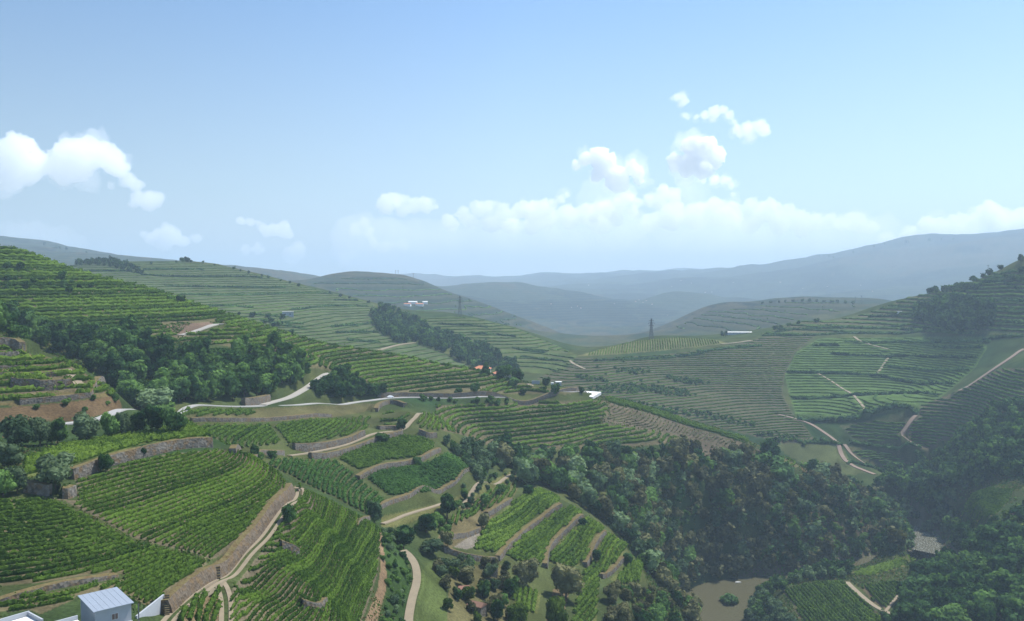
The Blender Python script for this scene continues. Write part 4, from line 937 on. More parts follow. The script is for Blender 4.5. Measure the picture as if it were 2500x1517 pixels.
# --- woods
_gr=np.gradient(ZT,axis=0)/np.gradient(np.exp(LR))[:,None]; _ga=np.gradient(ZT,axis=1)/(RR*(AZ1-AZ0)/(NA-1)); SLOPE=np.clip(np.sqrt(1+_gr**2+_ga**2),1,3)
def forest(P,rmin,rmax,spacing,H,kinds,where,sh=0.,n=99999,mask=None):
    m=inpoly(np.array(P,float).reshape(-1,2),rmin,rmax) if mask is None else mask
    ii,jj=np.nonzero(m)
    if len(ii)==0: print('empty wood',where); return []
    wgt=RR[ii,jj]*np.gradient(np.exp(LR))[ii]*SLOPE[ii,jj]; area=float((wgt*(AZ1-AZ0)/(NA-1)).sum()); k=min(int(area/spacing**2*2.2)+4,30000)
    pick=rng.choice(len(ii),k,p=wgt/wgt.sum()); cell={}; out=[]
    for q in pick:
        x=float(XX[ii[q],jj[q]]+rng.normal(0,.6)); y=float(YY[ii[q],jj[q]]+rng.normal(0,.6)); s=spacing*rng.uniform(.75,1.1)
        c=(int(x//spacing),int(y//spacing)); bad=False; s/=SLOPE[ii[q],jj[q]]**.8
        for a in (-1,0,1):
            for b in (-1,0,1):
                for (u,v,w_) in cell.get((c[0]+a,c[1]+b),()):
                    if (u-x)**2+(v-y)**2<(s*.8)**2: bad=True
        if bad: continue
        cell.setdefault(c,[]).append((x,y,s))
        kd,mt=kinds[rng.integers(len(kinds))]; h=rng.uniform(*H)
        if rng.random()<.12: h*=1.25
        out.append((x,y,h,rng.uniform(.85,1.25),kd,mt,where)); 
        if len(out)>=n: break
    return out
T_=('round','tree'); TD=('round','tree_dark'); TW_=('round','willow'); TY=('round','dry_tree'); TT=('tall','tree'); TL=('round','lime_tree'); SH=('shrub','shrub')
WOOD=[]
WOOD+=forest((0,790,40,785,70,815,100,808,180,828,230,835,300,825,370,858,450,876,520,888,600,868,640,872,680,858,700,895,740,912,762,922,745,940,700,960,650,975,600,975,440,985,400,992,340,998,300,995,292,960,240,925,170,875,110,850,50,845,40,820,0,815),395,620,5.6,(8,13),[T_,T_,TD,TT],'above the white road')
WOOD+=forest((806,930,835,922,900,950,925,966,928,970,862,979,735,985,722,978,760,955),440,620,5.,(6,10),[T_,TD,TD],'below the striped hillside')
WOOD+=forest((915,760,930,752,960,760,1010,782,1060,812,1110,825,1180,850,1250,890,1265,912,1180,918,1140,893,1090,866,1030,845,960,835,920,806,908,775),950,1450,9.,(8,13),[TD,T_],'in the wooded ravine')
WOOD+=forest((1200,1118,1260,1122,1340,1118,1560,1112,1640,1118,1700,1112,1800,1125,1880,1125,1960,1160,2060,1195,2180,1228,2262,1285,2272,1322,2175,1348,2070,1362,1975,1397,1900,1432,1840,1445,1825,1424,1725,1428,1700,1480,1690,1530,1600,1530,1572,1440,1566,1370,1505,1300,1440,1252,1385,1212,1330,1192,1275,1185,1262,1155),420,790,7.4,(8,15),[T_,T_,TD,TW_,T_,TY],'in the riverside wood')
WOOD+=forest((1850,1150,1960,1180,2100,1230,2190,1260,2200,1340,2060,1355,1960,1380,1860,1300),520,790,6.,(3,6),[SH,('shrub','dry_tree'),SH],'on the dry river slope')
WOOD+=forest((2500,1000,2440,1000,2410,1038,2360,1070,2310,1090,2240,1122,2205,1155,2150,1170,2122,1190,2200,1215,2262,1250,2300,1250,2310,1215,2380,1195,2440,1170,2560,1175,2600,1000),620,980,8.,(9,15),[T_,TD,T_,T_],'above the river rapids')
WOOD+=forest((2322,1315,2380,1298,2440,1262,2520,1290,2620,1300,2620,1560,2195,1560,2205,1450,2225,1415,2275,1380,2400,1400,2400,1370,2330,1350),380,700,7.4,(9,15),[T_,TD,TD,T_],'in the bottom right corner')
WOOD+=forest((1842,1432,1900,1425,1980,1408,2062,1392,2078,1415,2000,1416,1925,1430,1905,1470,1950,1540,1815,1540,1845,1465),420,640,6.,(6,10),[T_,TW_,TW_,T_],'right of the pond')
WOOD+=forest((2218,1205,2260,1190,2330,1205,2345,1240,2330,1300,2300,1300,2262,1250),600,820,6.,(6,10),[T_,TD,TW_],'beside the rapids')
WOOD+=forest((2165,1235,2225,1260,2262,1300,2280,1330,2170,1352,2120,1340),560,760,6.,(6,9),[TW_,TW_],'along the rapids',)
WOOD+=forest((2180,1500,2190,1480,2300,1440,2300,1540,2160,1540),380,560,6.,(8,12),[T_,TD],'in the bottom right corner')
WOOD+=forest((1080,1085,1120,1095,1170,1090,1215,1115,1240,1145,1200,1165,1165,1180,1150,1150,1110,1110),380,540,5.,(4,7),[TW_,T_,TW_],'by the leafy plots')
WOOD+=forest((1225,1112,1250,1105,1600,1105,1640,1112,1600,1125,1250,1128),440,640,7.,(5,8),[TD,T_],'under the striped terraces')
WOOD+=forest((1075,1345,1110,1352,1235,1385,1255,1430,1240,1540,1095,1540,1085,1440,1065,1390),190,360,6.2,(3.5,6),[TY,T_,('olive','olive'),TL],'around the old huts')
WOOD+=forest((1570,1440,1640,1470,1660,1540,1480,1540,1500,1470),260,520,6.,(4,7),[TY,T_],'above the pond at the bottom edge')
WOOD+=forest((2244,765,2300,750,2380,752,2425,790,2400,812,2330,812,2250,795),960,1420,8.,(13,23),[('tall','tree_dark'),TD,TD],'in the dark pine group')
WOOD+=forest((2270,712,2330,705,2380,700,2440,680,2490,660,2500,680,2400,715,2340,722,2275,720),950,1500,15.,(7,11),[TD,T_],'along the right hand sky line')
WOOD+=forest((2385,1300,2395,1275,2450,1262,2500,1270,2500,1300,2400,1315),480,680,6.,(7,10),[TD,TL],'around the red roofed house at the right edge')
WOOD+=forest((2400,1120,2500,1080,2500,1170,2420,1165),620,900,7.,(8,12),[TD,T_],'above the river rapids')
WOOD+=forest((2195,1400,2230,1375,2290,1372,2280,1400,2225,1420),440,640,7.,(6,9),[TD,T_],'beside the shaded plot by the river')
WOOD+=forest((2060,1085,2040,1075,1890,1040,1880,1060,1960,1095),720,940,11.,(3,5),[SH],'beside the red track')
WOOD+=forest((1430,892,1560,880,1700,900,1650,960,1540,975,1440,950,1400,925),760,1150,30.,(2,4),[SH],'on the brownish slope')
for _b in ((1430,952,1480,942,1545,938,1580,948,1560,962,1500,962,1445,966),(1560,948,1620,944,1680,955,1700,968,1640,968,1580,960),(1470,975,1560,985,1640,998,1700,1015,1640,1012,1560,998,1480,988),(1690,1003,1760,1015,1830,1030,1850,1045,1780,1035,1700,1018),(1500,900,1560,903,1600,912,1540,915,1500,910),(1610,915,1680,925,1740,938,1700,942,1640,930),(1850,1062,1900,1058,1960,1072,1940,1082,1870,1078),(1400,915,1450,922,1490,935,1430,935)): WOOD+=forest(_b,740,1150,4.6,(2.5,4.5),[('shrub','tree_dark'),SH],'on the brownish slope')
WOOD+=forest((170,645,230,640,260,636,340,660,352,672,310,664,250,650,200,650),1250,1700,9.,(6,10),[TD,TD],'in the dark clump on the left sky line')
WOOD+=forest((1635,800,1700,768,1800,755,1960,742,2120,748,2000,775,1860,790,1700,800),1600,2400,90.,(3,5),[SH],'dotted over the middle hill')
WOOD+=forest((830,678,968,676,1100,720,1250,775,1300,800,1200,790,1000,760,850,710),1700,2600,90.,(3,5),[SH],'dotted over the third hill')
WOOD+=forest((520,770,700,790,730,830,640,800),850,1300,14.,(4,7),[SH,TD],'in the hollow of the pale green hill')
WOOD+=forest((0,670,60,690,150,680,250,715,200,725,100,710,0,700),480,720,8.,(3,5.5),[SH,('shrub','tree_dark'),TD],'in the upper left vines')
WOOD+=forest((60,975,290,965,300,1000,190,1025,40,1030),295,350,9.,(1.5,3),[('shrub','shrub')],'on the brown bank',n=12)
WOOD+=forest((1025,974,1100,974,1240,978,1240,992,1100,985,1030,982),500,640,5.,(2.5,4.5),[SH,('shrub','tree_dark')],'under the straight road')
WOOD+=forest((930,1295,960,1300,985,1350,1002,1400,998,1450,985,1530,930,1530,950,1440),190,340,3.6,(1.2,2.6),[SH,SH,('shrub','willow')],'left of the pale path')
WOOD+=forest((1110,1225,1150,1180,1250,1150,1290,1170,1250,1185,1190,1240,1130,1270),330,520,5.,(2,4),[SH,TW_],'by the grass path')
WOOD+=forest((1030,1275,1090,1260,1110,1290,1080,1320,1040,1320),270,400,4.5,(2.5,5),[SH,T_],'in the gully above the stony patch')
WOOD+=forest((620,1115,660,1118,690,1125,650,1128,625,1122),320,420,4.,(2.5,4),[SH],'under the dark wall at the field corner')
# skyline dots along ridges
def along(P,rmin,rmax,step,H,kind,where,jit=0.):
    p=onground(P,rmin,rmax)
    if len(p)<2: return
    p=dense(p,step)
    for q in p:
        if rng.random()<.3: continue
        WOOD.append((float(q[0]+rng.normal(0,2)),float(q[1]+rng.normal(0,2)),rng.uniform(*H),rng.uniform(.9,1.4),kind[0],kind[1],where))
along([(x,y+4) for x,y in ((470,638),(519,644),(597,662),(654,675),(724,693),(802,714),(854,726),(905,738))],1200,1650,16,(3.5,6),TD,'on the pale green crest')
along([(x,y+4) for x,y in ((364,643),(300,642),(330,643))],1200,1650,12,(4,7),TD,'on the pale green crest')
along([(x,y+4) for x,y in ((1870,806),(1904,800),(1951,787),(1990,784))],1000,1420,13,(6,9),T_,'in the row above the high terraces')
along([(x,y+5) for x,y in ((1860,738),(1964,733),(2055,737),(2085,738))],2000,2600,18,(7,10),TD,'on the crest of the middle hill')
along([(x,y+4) for x,y in ((545,757),(600,770),(690,775))],850,1400,16,(4,7),TD,'in the hollow of the pale green hill')
along([(x,y+6) for x,y in ((2000,622),(2042,625),(2094,609),(2135,598),(2200,590),(2327,580))],6500,8500,70,(16,26),TD,'on the far mountain crest')
along([(x,y+5) for x,y in ((110,595),(160,606),(240,625))],3600,5000,40,(9,15),TD,'on the blue mountain crest at the left')
along([(2265,718),(2330,700),(2379,687),(2431,666),(2490,640)],900,1500,22,(7,10),TD,'along the right hand sky line')
along([(1330,955),(1380,958),(1420,962)],560,680,9,(2.5,4),SH,'on the bank under the red roofed house')
def _mix(t):
    if t[4]!='shrub' and t[1]>450 and t[0]>100:
        px,py=project(np.array(t[0]),np.array(t[1]),zat(t[0],t[1]))
        if 1920<px<2150 and 1225+.25*(px-1920)<py<1350 and rng.random()<.72: return (t[0],t[1],t[2]*.3,1.3,'shrub','dry_tree' if rng.random()<.6 else 'shrub','on the dry river slope')
    if t[6]!='in the riverside wood': return t
    px,py=project(np.array(t[0]),np.array(t[1]),zat(t[0],t[1])); f=math.exp(-((float(px)-1780)/260)**2)
    if rng.random()<.68*f: return (*t[:5],'dry_tree',t[6])
    if rng.random()<.25: return (*t[:5],'willow',t[6])
    return t
WOOD=[_mix(t) for t in WOOD]
WOOD=[t for t in WOOD if all((t[0]-u)**2+(t[1]-v)**2>(w_+1.)**2 for u,v,w_ in used)]
# keep plants off the roads, walls and water
def off(t):
    for p,z,hw,mt,nm in RW+TW:
        k=t[2]*.28 if t[4]!='shrub' else t[2]*.4
        if abs(p[:,0].mean()-t[0])>400: continue
        if np.hypot(p[:,0]-t[0],p[:,1]-t[1]).min()<hw+k: return False
    dv=np.hypot(RIV[:,0]-t[0],RIV[:,1]-t[1]); i=int(dv.argmin())
    return dv[i]>_wd[i]+1.
_rv=[(2226,1225),(2240,1236),(2252,1246),(2268,1262),(2282,1282),(2294,1300),(2306,1318),(2085,1381),(2110,1376),(2145,1368)]
for c in PARCELS:
    if c['where'].split(' of the ')[-1] and any(k in c['where'] for k in ('neat striped field','small field right','bright strip beside','flat field behind','little bowl')):
        P_=c['P']; x0_,y0_=P_.min(0); x1_,y1_=P_.max(0)
        for a in np.arange(x0_+4,x1_,14):
            for b in np.arange(y0_+3,min(y1_,1515),9):
                k=False
                for i in range(len(P_)):
                    u,v=P_[i-1],P_[i]
                    if (u[1]>b)!=(v[1]>b) and a<u[0]+(b-u[1])*(v[0]-u[0])/(v[1]-u[1]): k=not k
                if k:
                    q_=onground([(a,b)],c['rmin'])
                    if len(q_): _rv.append((float(a),float(b),float(np.hypot(*q_[0]))))
def clear(t):
    x,y,h,wf=t[:4]; r=math.hypot(x,y)
    if r<380 or r>900 or x<0: return True
    px,py=project(np.array(x),np.array(y),zat(x,y)); s=F/r; w_=h*wf*.42*s; H_=h*s
    for a,b,*k in _rv:
        k=k[0] if k else CAMZ/-float(ray(a,b)[2])
        if r<k+4 and abs(a-float(px))<w_ and float(py)-H_<b<float(py): return False
    return True
WOOD=[t for t in WOOD if off(t) and clear(t)]
for t_ in ('tree','bush'):
    S_=[t for t in WOOD if (t[4]=='shrub')==(t_=='bush')]
    S_.sort(key=lambda t:-t[2]/math.hypot(t[0],t[1])); print(t_,len(S_))
    # those seen largest become things of their own
    lim=225 if t_=='tree' else 255
    px=[project(np.array(t[0]),np.array(t[1]),zat(t[0],t[1])+t[2]*.5) for t in S_]
    inview=[i for i,q in enumerate(px) if -20<q[0]<2520 and q[1]<1540]
    # a tree hidden behind the ground is left to the mass
    def vis(t):
        x,y=t[0],t[1]; r=math.hypot(x,y); s=np.linspace(.3,.985,70); zt=zat(x*s,y*s); top=float(zat(x,y))+t[2]*.8
        return bool(np.all(zt<CAMZ+(top-CAMZ)*s))
    own=[]; 
    for i in inview:
        if len(own)>=lim: break
        if vis(S_[i]): own.append(i)
    ownset=set(own)
    adj={'tree':'green','tree_dark':'dark','willow':'silvery','dry_tree':'brownish','lime_tree':'light green','olive':'grey green','shrub':'green'}
    ZB={}
    for i in own: ZB.setdefault(S_[i][6],[]).append(px[i])
    def zone(i):
        b=ZB[S_[i][6]]
        if len(b)<5: return ''
        X=sorted(float(q[0]) for q in b); Y=sorted(float(q[1]) for q in b); n=len(b); x,y=px[i]; n3=4 if n>40 else 3
        cx=sum(x>X[int(n*k/n3)] for k in range(1,n3)); cy=sum(y>Y[int(n*k/3)] for k in range(1,3))
        return ('upper ','middle ','lower ')[cy]+(('left','centre','right') if n3==3 else ('left','centre left','centre right','right'))[cx]+' '
    def lab_(z,w): return ' '+w+(', '+z.strip()+' part' if z else '')
    def size_(h,t): return ('tall ' if h>12 else 'small ' if h<8.5 else '') if t=='tree' else ('low ' if h<2.2 else 'tall ' if h>4 else '')
    MADE=[]
    for i in own:
        x,y,h,wf,kd,mt,wh=S_[i]; r=math.hypot(x,y); noun='bush' if t_=='bush' else 'tree'
        _o=plant('bush' if t_=='bush' else 'tree',f"{size_(h,t_)}{adj[mt]} {'slender ' if kd=='tall' else ''}{noun}{lab_(zone(i),wh)}",noun,f"{noun if noun!='bush' else 'bushe'}s {wh}",x,y,h,wf,kd,mt,int(rng.integers(4)),float(rng.uniform(0,6.28)),0 if r<420 else 1); MADE.append((_o,float(px[i][0])))
    dup_={}
    for o,x_ in MADE: dup_.setdefault(o['label'],[]).append((x_,o))
    for lb,os_ in dup_.items():
        if len(os_)>1:
            os_.sort(key=lambda q:q[0]); i_=lb.find(' '+t_+' ')
            pl=lb[:i_]+(' trees ' if t_=='tree' else ' bushes ')+lb[i_+len(t_)+2:]
            for n_,(_,o) in enumerate(os_): o['label']=(ordinal(n_+1) if n_<len(os_)-1 or n_==0 else 'last')+' from left of '+pl
    for o,x_ in MADE:
        if len(o['label'].split())>16: o['label']=o['label'].replace(' part','').replace('slender ','')
    restm={}
    for i,t in enumerate(S_):
        if i in ownset: continue
        x,y,h,wf,kd,mt,wh=t; r=math.hypot(x,y); V,Q,T=crown_geo(kd,int(rng.integers(3)),1 if r<560 else 2); a=rng.uniform(0,6.28); c,s=math.cos(a),math.sin(a)
        P=np.stack([(V[:,0]*c-V[:,1]*s)*h*wf+x,(V[:,0]*s+V[:,1]*c)*h*wf+y,V[:,2]*h+float(zat(x,y))-.04*h],1); restm.setdefault(mt,[]).append((P,Q,T))
    if restm:
        VV=[];QQ=[];TT_=[];mq=[];mtt=[];o=0; ks=list(restm)
        for k,mn in enumerate(ks):
            for V,Q,T in restm[mn]: VV.append(V);QQ.append(Q+o);TT_.append(T+o);mq.append(np.full(len(Q),k));mtt.append(np.full(len(T),k));o+=len(V)
        nm='distant_woods' if t_=='tree' else 'undergrowth'
        me=np_mesh(nm,np.concatenate(VV),np.concatenate(QQ),[M[k] for k in ks],False,np.concatenate(TT_)); me.polygons.foreach_set('material_index',np.concatenate(mq+mtt).astype(np.int32))
        tag(link(nm,me),'mass of farther trees covering the slopes' if t_=='tree' else 'scattered low bushes over the slopes','trees' if t_=='tree' else 'bushes',kind='stuff')
# --- rough grass and weeds over the open ground between the plots
_occ=np.zeros(XX.shape,bool)
for c in PARCELS:
    if c['rmin']<560: _occ|=c['mask']
for p,z,hw,mt,nm in RW+TW:
    if np.hypot(*p.mean(0))<760:
        _i,_d_,_s_,_a_=near_verts(p,hw+1.2); _occ[_i]=True
_i,_d_,_s_,_a_=near_verts(RIV,40); _k=_d_<np.interp(_a_,np.linspace(0,1,len(RIV)),_wd)+1; _occ[_i[0][_k],_i[1][_k]]=True
for q in WG:
    _i,_d_,_s_,_a_=near_verts(q[0],q[4]+1.5) if np.hypot(*q[0].mean(0))<760 else ((np.array([],int),np.array([],int)),0,0,0); _occ[_i]=True
_m=(~_occ)&(RR>150)&(RR<760)&(PXg>-40)&(PXg<2540)&(PYg>700)&(PYg<1560)
ii,jj=np.nonzero(_m); wgt=RR[ii,jj]*np.gradient(np.exp(LR))[ii]/RR[ii,jj]**1.2*np.clip(.6+1.6*nB[ii,jj]+1.0*nA[ii,jj],.05,3); k=rng.choice(len(ii),min(90000,len(ii)),p=wgt/wgt.sum())
ii,jj=ii[k],jj[k]; x=XX[ii,jj]+rng.normal(0,.5,len(k)); y=YY[ii,jj]+rng.normal(0,.5,len(k)); sz=(.28+RR[ii,jj]*.0011)*rng.uniform(.5,1.5,len(k))
V,Q=cards(np.c_[x,y,zat(x,y)+sz*.25],sz); me=np_mesh('rough_grass',V,Q,[M['weeds'],M['shrub'],M['straw']]); me.polygons.foreach_set('material_index',rng.choice(3,len(Q),p=(.5,.25,.25)).astype(np.int32))
tag(link('rough_grass',me),'rough grass and weeds growing between the plots','grass',kind='stuff')
# --- overgrown terrace banks on the far slopes
_bk=[(q[0].mean(0)[0]/q[0].mean(0)[1],float(project(*[np.array(v) for v in (*q[0].mean(0),q[2].mean())])[1])) for q in WG if q[6]=='bank']
for n_,(p,up,zb,h,th,label,kind) in enumerate(q for q in WG if q[6]=='bank'):
    L=len(p); r=float(np.hypot(*p.mean(0))); q=dense(p,2.0); d=np.gradient(q,axis=0); d/=np.hypot(*d.T)[:,None]+1e-9; nn=np.stack([-d[:,1],d[:,0]],1)
    V,Q=hedge(q,h*.75,h*.9,.35); m_=len(q)*5; t=rng.uniform(0,len(q)-1,m_); i=t.astype(int); pp=q[i]; z=zat(pp[:,0],pp[:,1])
    V2,Q2=cards(np.c_[pp+rng.normal(0,h*.35,(m_,2)),z+h*np.clip(rng.normal(.6,.3,m_),0,1.2)],np.full(m_,1.1))
    x,y=p.mean(0); right=x/y>.2; _by=_bk[n_][1]
    tag(link('hedgerow',np_mesh('hedgerow',np.concatenate([V,V2]),np.concatenate([Q,Q2+len(V)]),M['tree_dark'])),ordinal(sum(1 for q in _bk if (q[0]>.2)==right and q[1]<_by)+1)+' dark overgrown bank from the top of the '+('green slope at the right' if right else 'pale green hill'),'hedgerow','dark banks on the '+('right hand slope' if right else 'pale green hill'))
# ------------------------------------------------------------------ buildings, pylons, car, boat
def boxes(L):
    V=[];Q=[]
    for (x0,x1,y0,y1,z0,z1) in L:
        o=len(V); V+=[(x,y,z) for z in (z0,z1) for y in (y0,y1) for x in (x0,x1)]
        Q+=[[o+a for a in q] for q in ([0,2,3,1],[4,5,7,6],[0,1,5,4],[2,6,7,3],[0,4,6,2],[1,3,7,5])]
    return V,Q
def bmesh_(name,L,mat,parent=None): return link(name,np_mesh(name,*boxes(L),mat),parent)
def root(name,label,cat,x,y,z,rot=0.,group=None):
    e=link(name,None,loc=(x,y,z)); e.rotation_euler=(0,0,rot); return tag(e,label,cat,group)
def roof_mesh(w,d,z,rise,over,kind,th=.18):
    """gable: ridge along x; hip: ridge shortened"""
    X=w/2+over; Y=d/2+over; r=X if kind=='gable' else max(X-Y,.0)
    top=[(-X,-Y,z),(X,-Y,z),(X,Y,z),(-X,Y,z),(-r,0,z+rise),(r,0,z+rise)]
    V=top+[(a,b,c-th) for a,b,c in top[:4]]
    Q=[[0,1,5,4],[2,3,4,5],[0,6,7,1],[1,7,8,2],[2,8,9,3],[3,9,6,0],[6,9,8,7]]; T=[[1,2,5],[3,0,4]]
    return V,Q,T
def house(name,label,x,y,z,rot,w,d,h,kind,wall,roof,rise=1.6,over=.4,group=None,wins=(),door=None,cat='house',chimney=False):
    e=root(name,label,cat,x,y,z,rot,group)
    if kind=='flat':
        bmesh_('wall',[(-w/2,w/2,-d/2,d/2,-1.5,h)],wall,e); rf=bmesh_('roof',[(-w/2-over,w/2+over,-d/2-over,d/2+over,h+.003,h+.25)],roof,e)
    else:
        V,Q=boxes([(-w/2,w/2,-d/2,d/2,-1.5,h)]); T=[]
        if kind=='gable':
            o=len(V); V+=[(-w/2,-d/2,h),(-w/2,d/2,h),(-w/2,0,h+rise*.92),(w/2,-d/2,h),(w/2,d/2,h),(w/2,0,h+rise*.92)]; T=[[o,o+2,o+1],[o+3,o+4,o+5]]
        link('wall',np_mesh('wall',V,Q,wall,False,T),e)
        V,Q,T=roof_mesh(w,d,h+.02,rise,over,kind); rf=link('roof',np_mesh('roof',V,Q,roof,False,T),e)
    if chimney: bmesh_('chimney',[(w*.2-.35,w*.2+.35,-.3,.3,h+rise*.5,h+rise+.8)],wall,rf)
    for (face,u,zz,ww,hh_) in wins:
        if face=='front': L=[(u-ww/2,u+ww/2,-d/2-.06,-d/2-.0,zz,zz+hh_)]; P=[(u-ww/2+.1,u+ww/2-.1,-d/2-.09,-d/2-.065,zz+.1,zz+hh_-.1)]
        elif face=='right': L=[(w/2,w/2+.06,u-ww/2,u+ww/2,zz,zz+hh_)]; P=[(w/2+.065,w/2+.09,u-ww/2+.1,u+ww/2-.1,zz+.1,zz+hh_-.1)]
        else: L=[(-w/2-.06,-w/2,u-ww/2,u+ww/2,zz,zz+hh_)]; P=[(-w/2-.09,-w/2-.065,u-ww/2+.1,u+ww/2-.1,zz+.1,zz+hh_-.1)]
        wn=bmesh_('window',L,M['concrete'],e); bmesh_('pane',P,M['dark'],wn)
    if door:
        u,ww,hh_,mt=door; dd=bmesh_('door',[(u-ww/2,u+ww/2,-d/2-.07,-d/2,-1.,hh_)],mt,e); bmesh_('handle',[(u+ww*.3,u+ww*.3+.08,-d/2-.12,-d/2-.072,1.,1.12)],M['steel'],dd)
    return e
def onplane(px,py,z):
    x,y,k=ray(px,py); t=(z-CAMZ)/float(k); return np.array([float(x)*t,float(y)*t])
# farm building with the sheet metal roof
zr=146.6
Fc,Rc,Lc,Bc=(onplane(242,1488,zr),onplane(330,1467,zr),onplane(184,1460,zr),onplane(275,1439,zr))
ax=(Rc-Fc); W_=float(np.hypot(*ax))*1.12; ang=math.atan2(ax[1],ax[0]); D_=float(np.hypot(*(Lc-Fc)))*1.1; c0=(Fc+Rc+Lc+Bc)/4
e=root('farm_building','grey farm building with pale sheet metal roof at the bottom left','building',c0[0],c0[1],zr-6.2,ang)
# local x runs along the window wall, -y faces the viewer's right
w2,d2=W_/2-.35,D_/2-.35
bmesh_('wall',[(-w2,w2,-d2,d2,-2.,6.0)],M['grey_wall'],e)
rf=link('roof',np_mesh('roof',[(-W_/2,-D_/2,6.12),(W_/2,-D_/2,6.12),(W_/2,D_/2,6.32),(-W_/2,D_/2,6.32),(-W_/2,-D_/2,6.0),(W_/2,-D_/2,6.0),(W_/2,D_/2,6.2),(-W_/2,D_/2,6.2)],[[0,1,2,3],[4,7,6,5],[0,4,5,1],[1,5,6,2],[2,6,7,3],[3,7,4,0]],M['metal_roof']),e)
V=[];Q=[]
for x in np.arange(-W_/2+.7,W_/2-.3,.95):
    o=len(V); V+=[(x-.02,-D_/2+.02,6.121),(x+.02,-D_/2+.02,6.121),(x+.02,D_/2-.02,6.321),(x-.02,D_/2-.02,6.321),(x-.02,-D_/2+.02,6.15),(x+.02,-D_/2+.02,6.15),(x+.02,D_/2-.02,6.35),(x-.02,D_/2-.02,6.35)]
    Q+=[[o+4,o+5,o+6,o+7],[o,o+4,o+7,o+3],[o+1,o+2,o+6,o+5]]
link('roof_seam',np_mesh('roof_seam',V,Q,M['metal_roof']),rf)
wn=bmesh_('window',[(-.35,.75,-d2-.07,-d2,3.9,5.0)],M['concrete'],e); bmesh_('pane',[(-.25,.16,-d2-.1,-d2-.075,4.0,4.9),(.24,.65,-d2-.1,-d2-.075,4.0,4.9)],plain('brown_shutter',(.16,.11,.09),.7),wn)
bmesh_('balcony',[(w2*.35,w2+.9,-d2-1.3,-d2-.003,2.1,2.35),(w2*.35,w2+.9,-d2-1.42,-d2-1.302,2.1,3.1)],M['concrete'],e)
bmesh_('post',[(w2+.7,w2+.85,-d2-1.25,-d2-1.1,2.36,6.0)],M['steel'],e); bmesh_('post',[(w2+.7,w2+.85,d2-.4,d2-.25,-1,6.0)],M['steel'],e)
bmesh_('ledge',[(-w2-.12,w2+.12,-d2-.14,-d2-.003,2.9,3.1)],M['concrete'],e)
lw=bmesh_('lower_window',[(-1.9,-.7,-d2-.07,-d2,.6,1.9)],M['concrete'],e); bmesh_('pane',[(-1.8,-.8,-d2-.1,-d2-.075,.7,1.8)],M['dark'],lw)
# low sheds beside it
a_=onplane(-60,1530,146.); b_=onplane(72,1492,146.); v=b_-a_; an=math.atan2(v[1],v[0]); L_=float(np.hypot(*v))
e=root('shed','low white roofed shed at the bottom left corner','shed',*a_,140.4,an)
bmesh_('wall',[(0,L_,-.0,.25,-1,5.6),(L_-.25,L_,-5,-.003,-1,5.5)],M['grey_wall'],e); bmesh_('roof',[(.3,L_-.3,-5.0,-.1,4.7,4.85)],M['white'],e)
a_=onplane(112,1524,145.6); b_=onplane(190,1503,145.6); v=b_-a_; an=math.atan2(v[1],v[0]); L_=float(np.hypot(*v))
e=root('shed','second low white roof squeezed between the corner shed and the farm building','shed',*a_,140.3,an)
bmesh_('wall',[(0,L_,0,.25,-1,5.3)],M['grey_wall'],e); bmesh_('roof',[(.1,L_-.1,-4.6,-.1,4.5,4.65)],M['white'],e)
# concrete wall and steps by the track
def wall_between(name,label,p0,p1,h,th,mat,cat='wall',drop=3.5):
    v=p1-p0; an=math.atan2(v[1],v[0]); L=float(np.hypot(*v)); z=float(max(zat(*p0),zat(*p1)))
    o=bmesh_(name,[(0,L,0,th,-drop,h)],mat); o.location=(p0[0],p0[1],z); o.rotation_euler=(0,0,an); return tag(o,label,cat)
_q=onground([(335,1512),(402,1494)],120,300)
wall_between('concrete_wall','pale concrete wall between the farm building and the dirt track',_q[0],_q[1],.6,.35,M['grey_wall'])
def steps(label,px,py,n,w,rise,run,rmin=120):
    q=onground([(px,py)],rmin,330)[0]; z=float(zat(*q)); u=q/np.hypot(*q)
    o=bmesh_('stone_steps',[(-w/2,w/2,k*run,k*run+run*1.1,-1.,rise*(k+1)) for k in range(n)],M['stone']); o.location=(q[0],q[1],z); o.rotation_euler=(0,0,math.atan2(-q[0],q[1])); tag(o,label,'steps')
steps('narrow flight of stone steps up the bank behind the farm building',408,1504,10,.9,.32,.28)
steps('short wide flight of steps in the bank where the track forks',531,1416,5,1.2,.5,.35)
# red roofed houses on the spur
def put(px,R_):
    x,y,_=ray(px,700); return float(x)*R_,float(y)*R_
x,y=put(1176,650); zb=float(zat(x,y)); top=CAMZ+float(ray(1165,899)[2])*650
house('house','left of two red roofed houses, only its roof showing above the vines',x,y,zb,-.1,13,9,max(top-zb-2.2,3.),'hip',M['white'],M['red_roof'],2.2,.6,wins=[('front',-3,1.5,1.2,1.4),('front',2,1.5,1.2,1.4)])
x,y=put(1226,636); zb=float(zat(x,y)); top=CAMZ+float(ray(1226,904)[2])*636
house('house','right of two red roofed houses, white walled and half hidden by trees',x,y,zb,.15,12,9,max(top-zb-2.2,3.),'hip',M['white'],M['red_roof'],2.2,.6,wins=[('front',-3.4,1.2,1.2,1.4),('front',.2,1.2,1.2,1.4),('front',3.6,1.2,1.2,1.4)],door=(-1.7,1.,2.1,M['dark']),chimney=True)
x,y=put(1364,640); house('hut','small grey hut with a white flat roof near the end of the spur',x,y,float(zat(x,y)),.1,3.9,3.5,4.2,'flat',M['grey_wall'],M['white'],cat='hut',wins=[('front',.4,1.8,.9,1.)],door=(-1.0,.8,1.9,M['dark']))
x,y=put(1349,640); house('hut','tiny white hut left of the grey one',x,y,float(zat(x,y)),.1,1.9,2.2,2.6,'flat',M['white'],M['white'],cat='hut',over=.1,door=(0,.7,1.8,M['steel']))
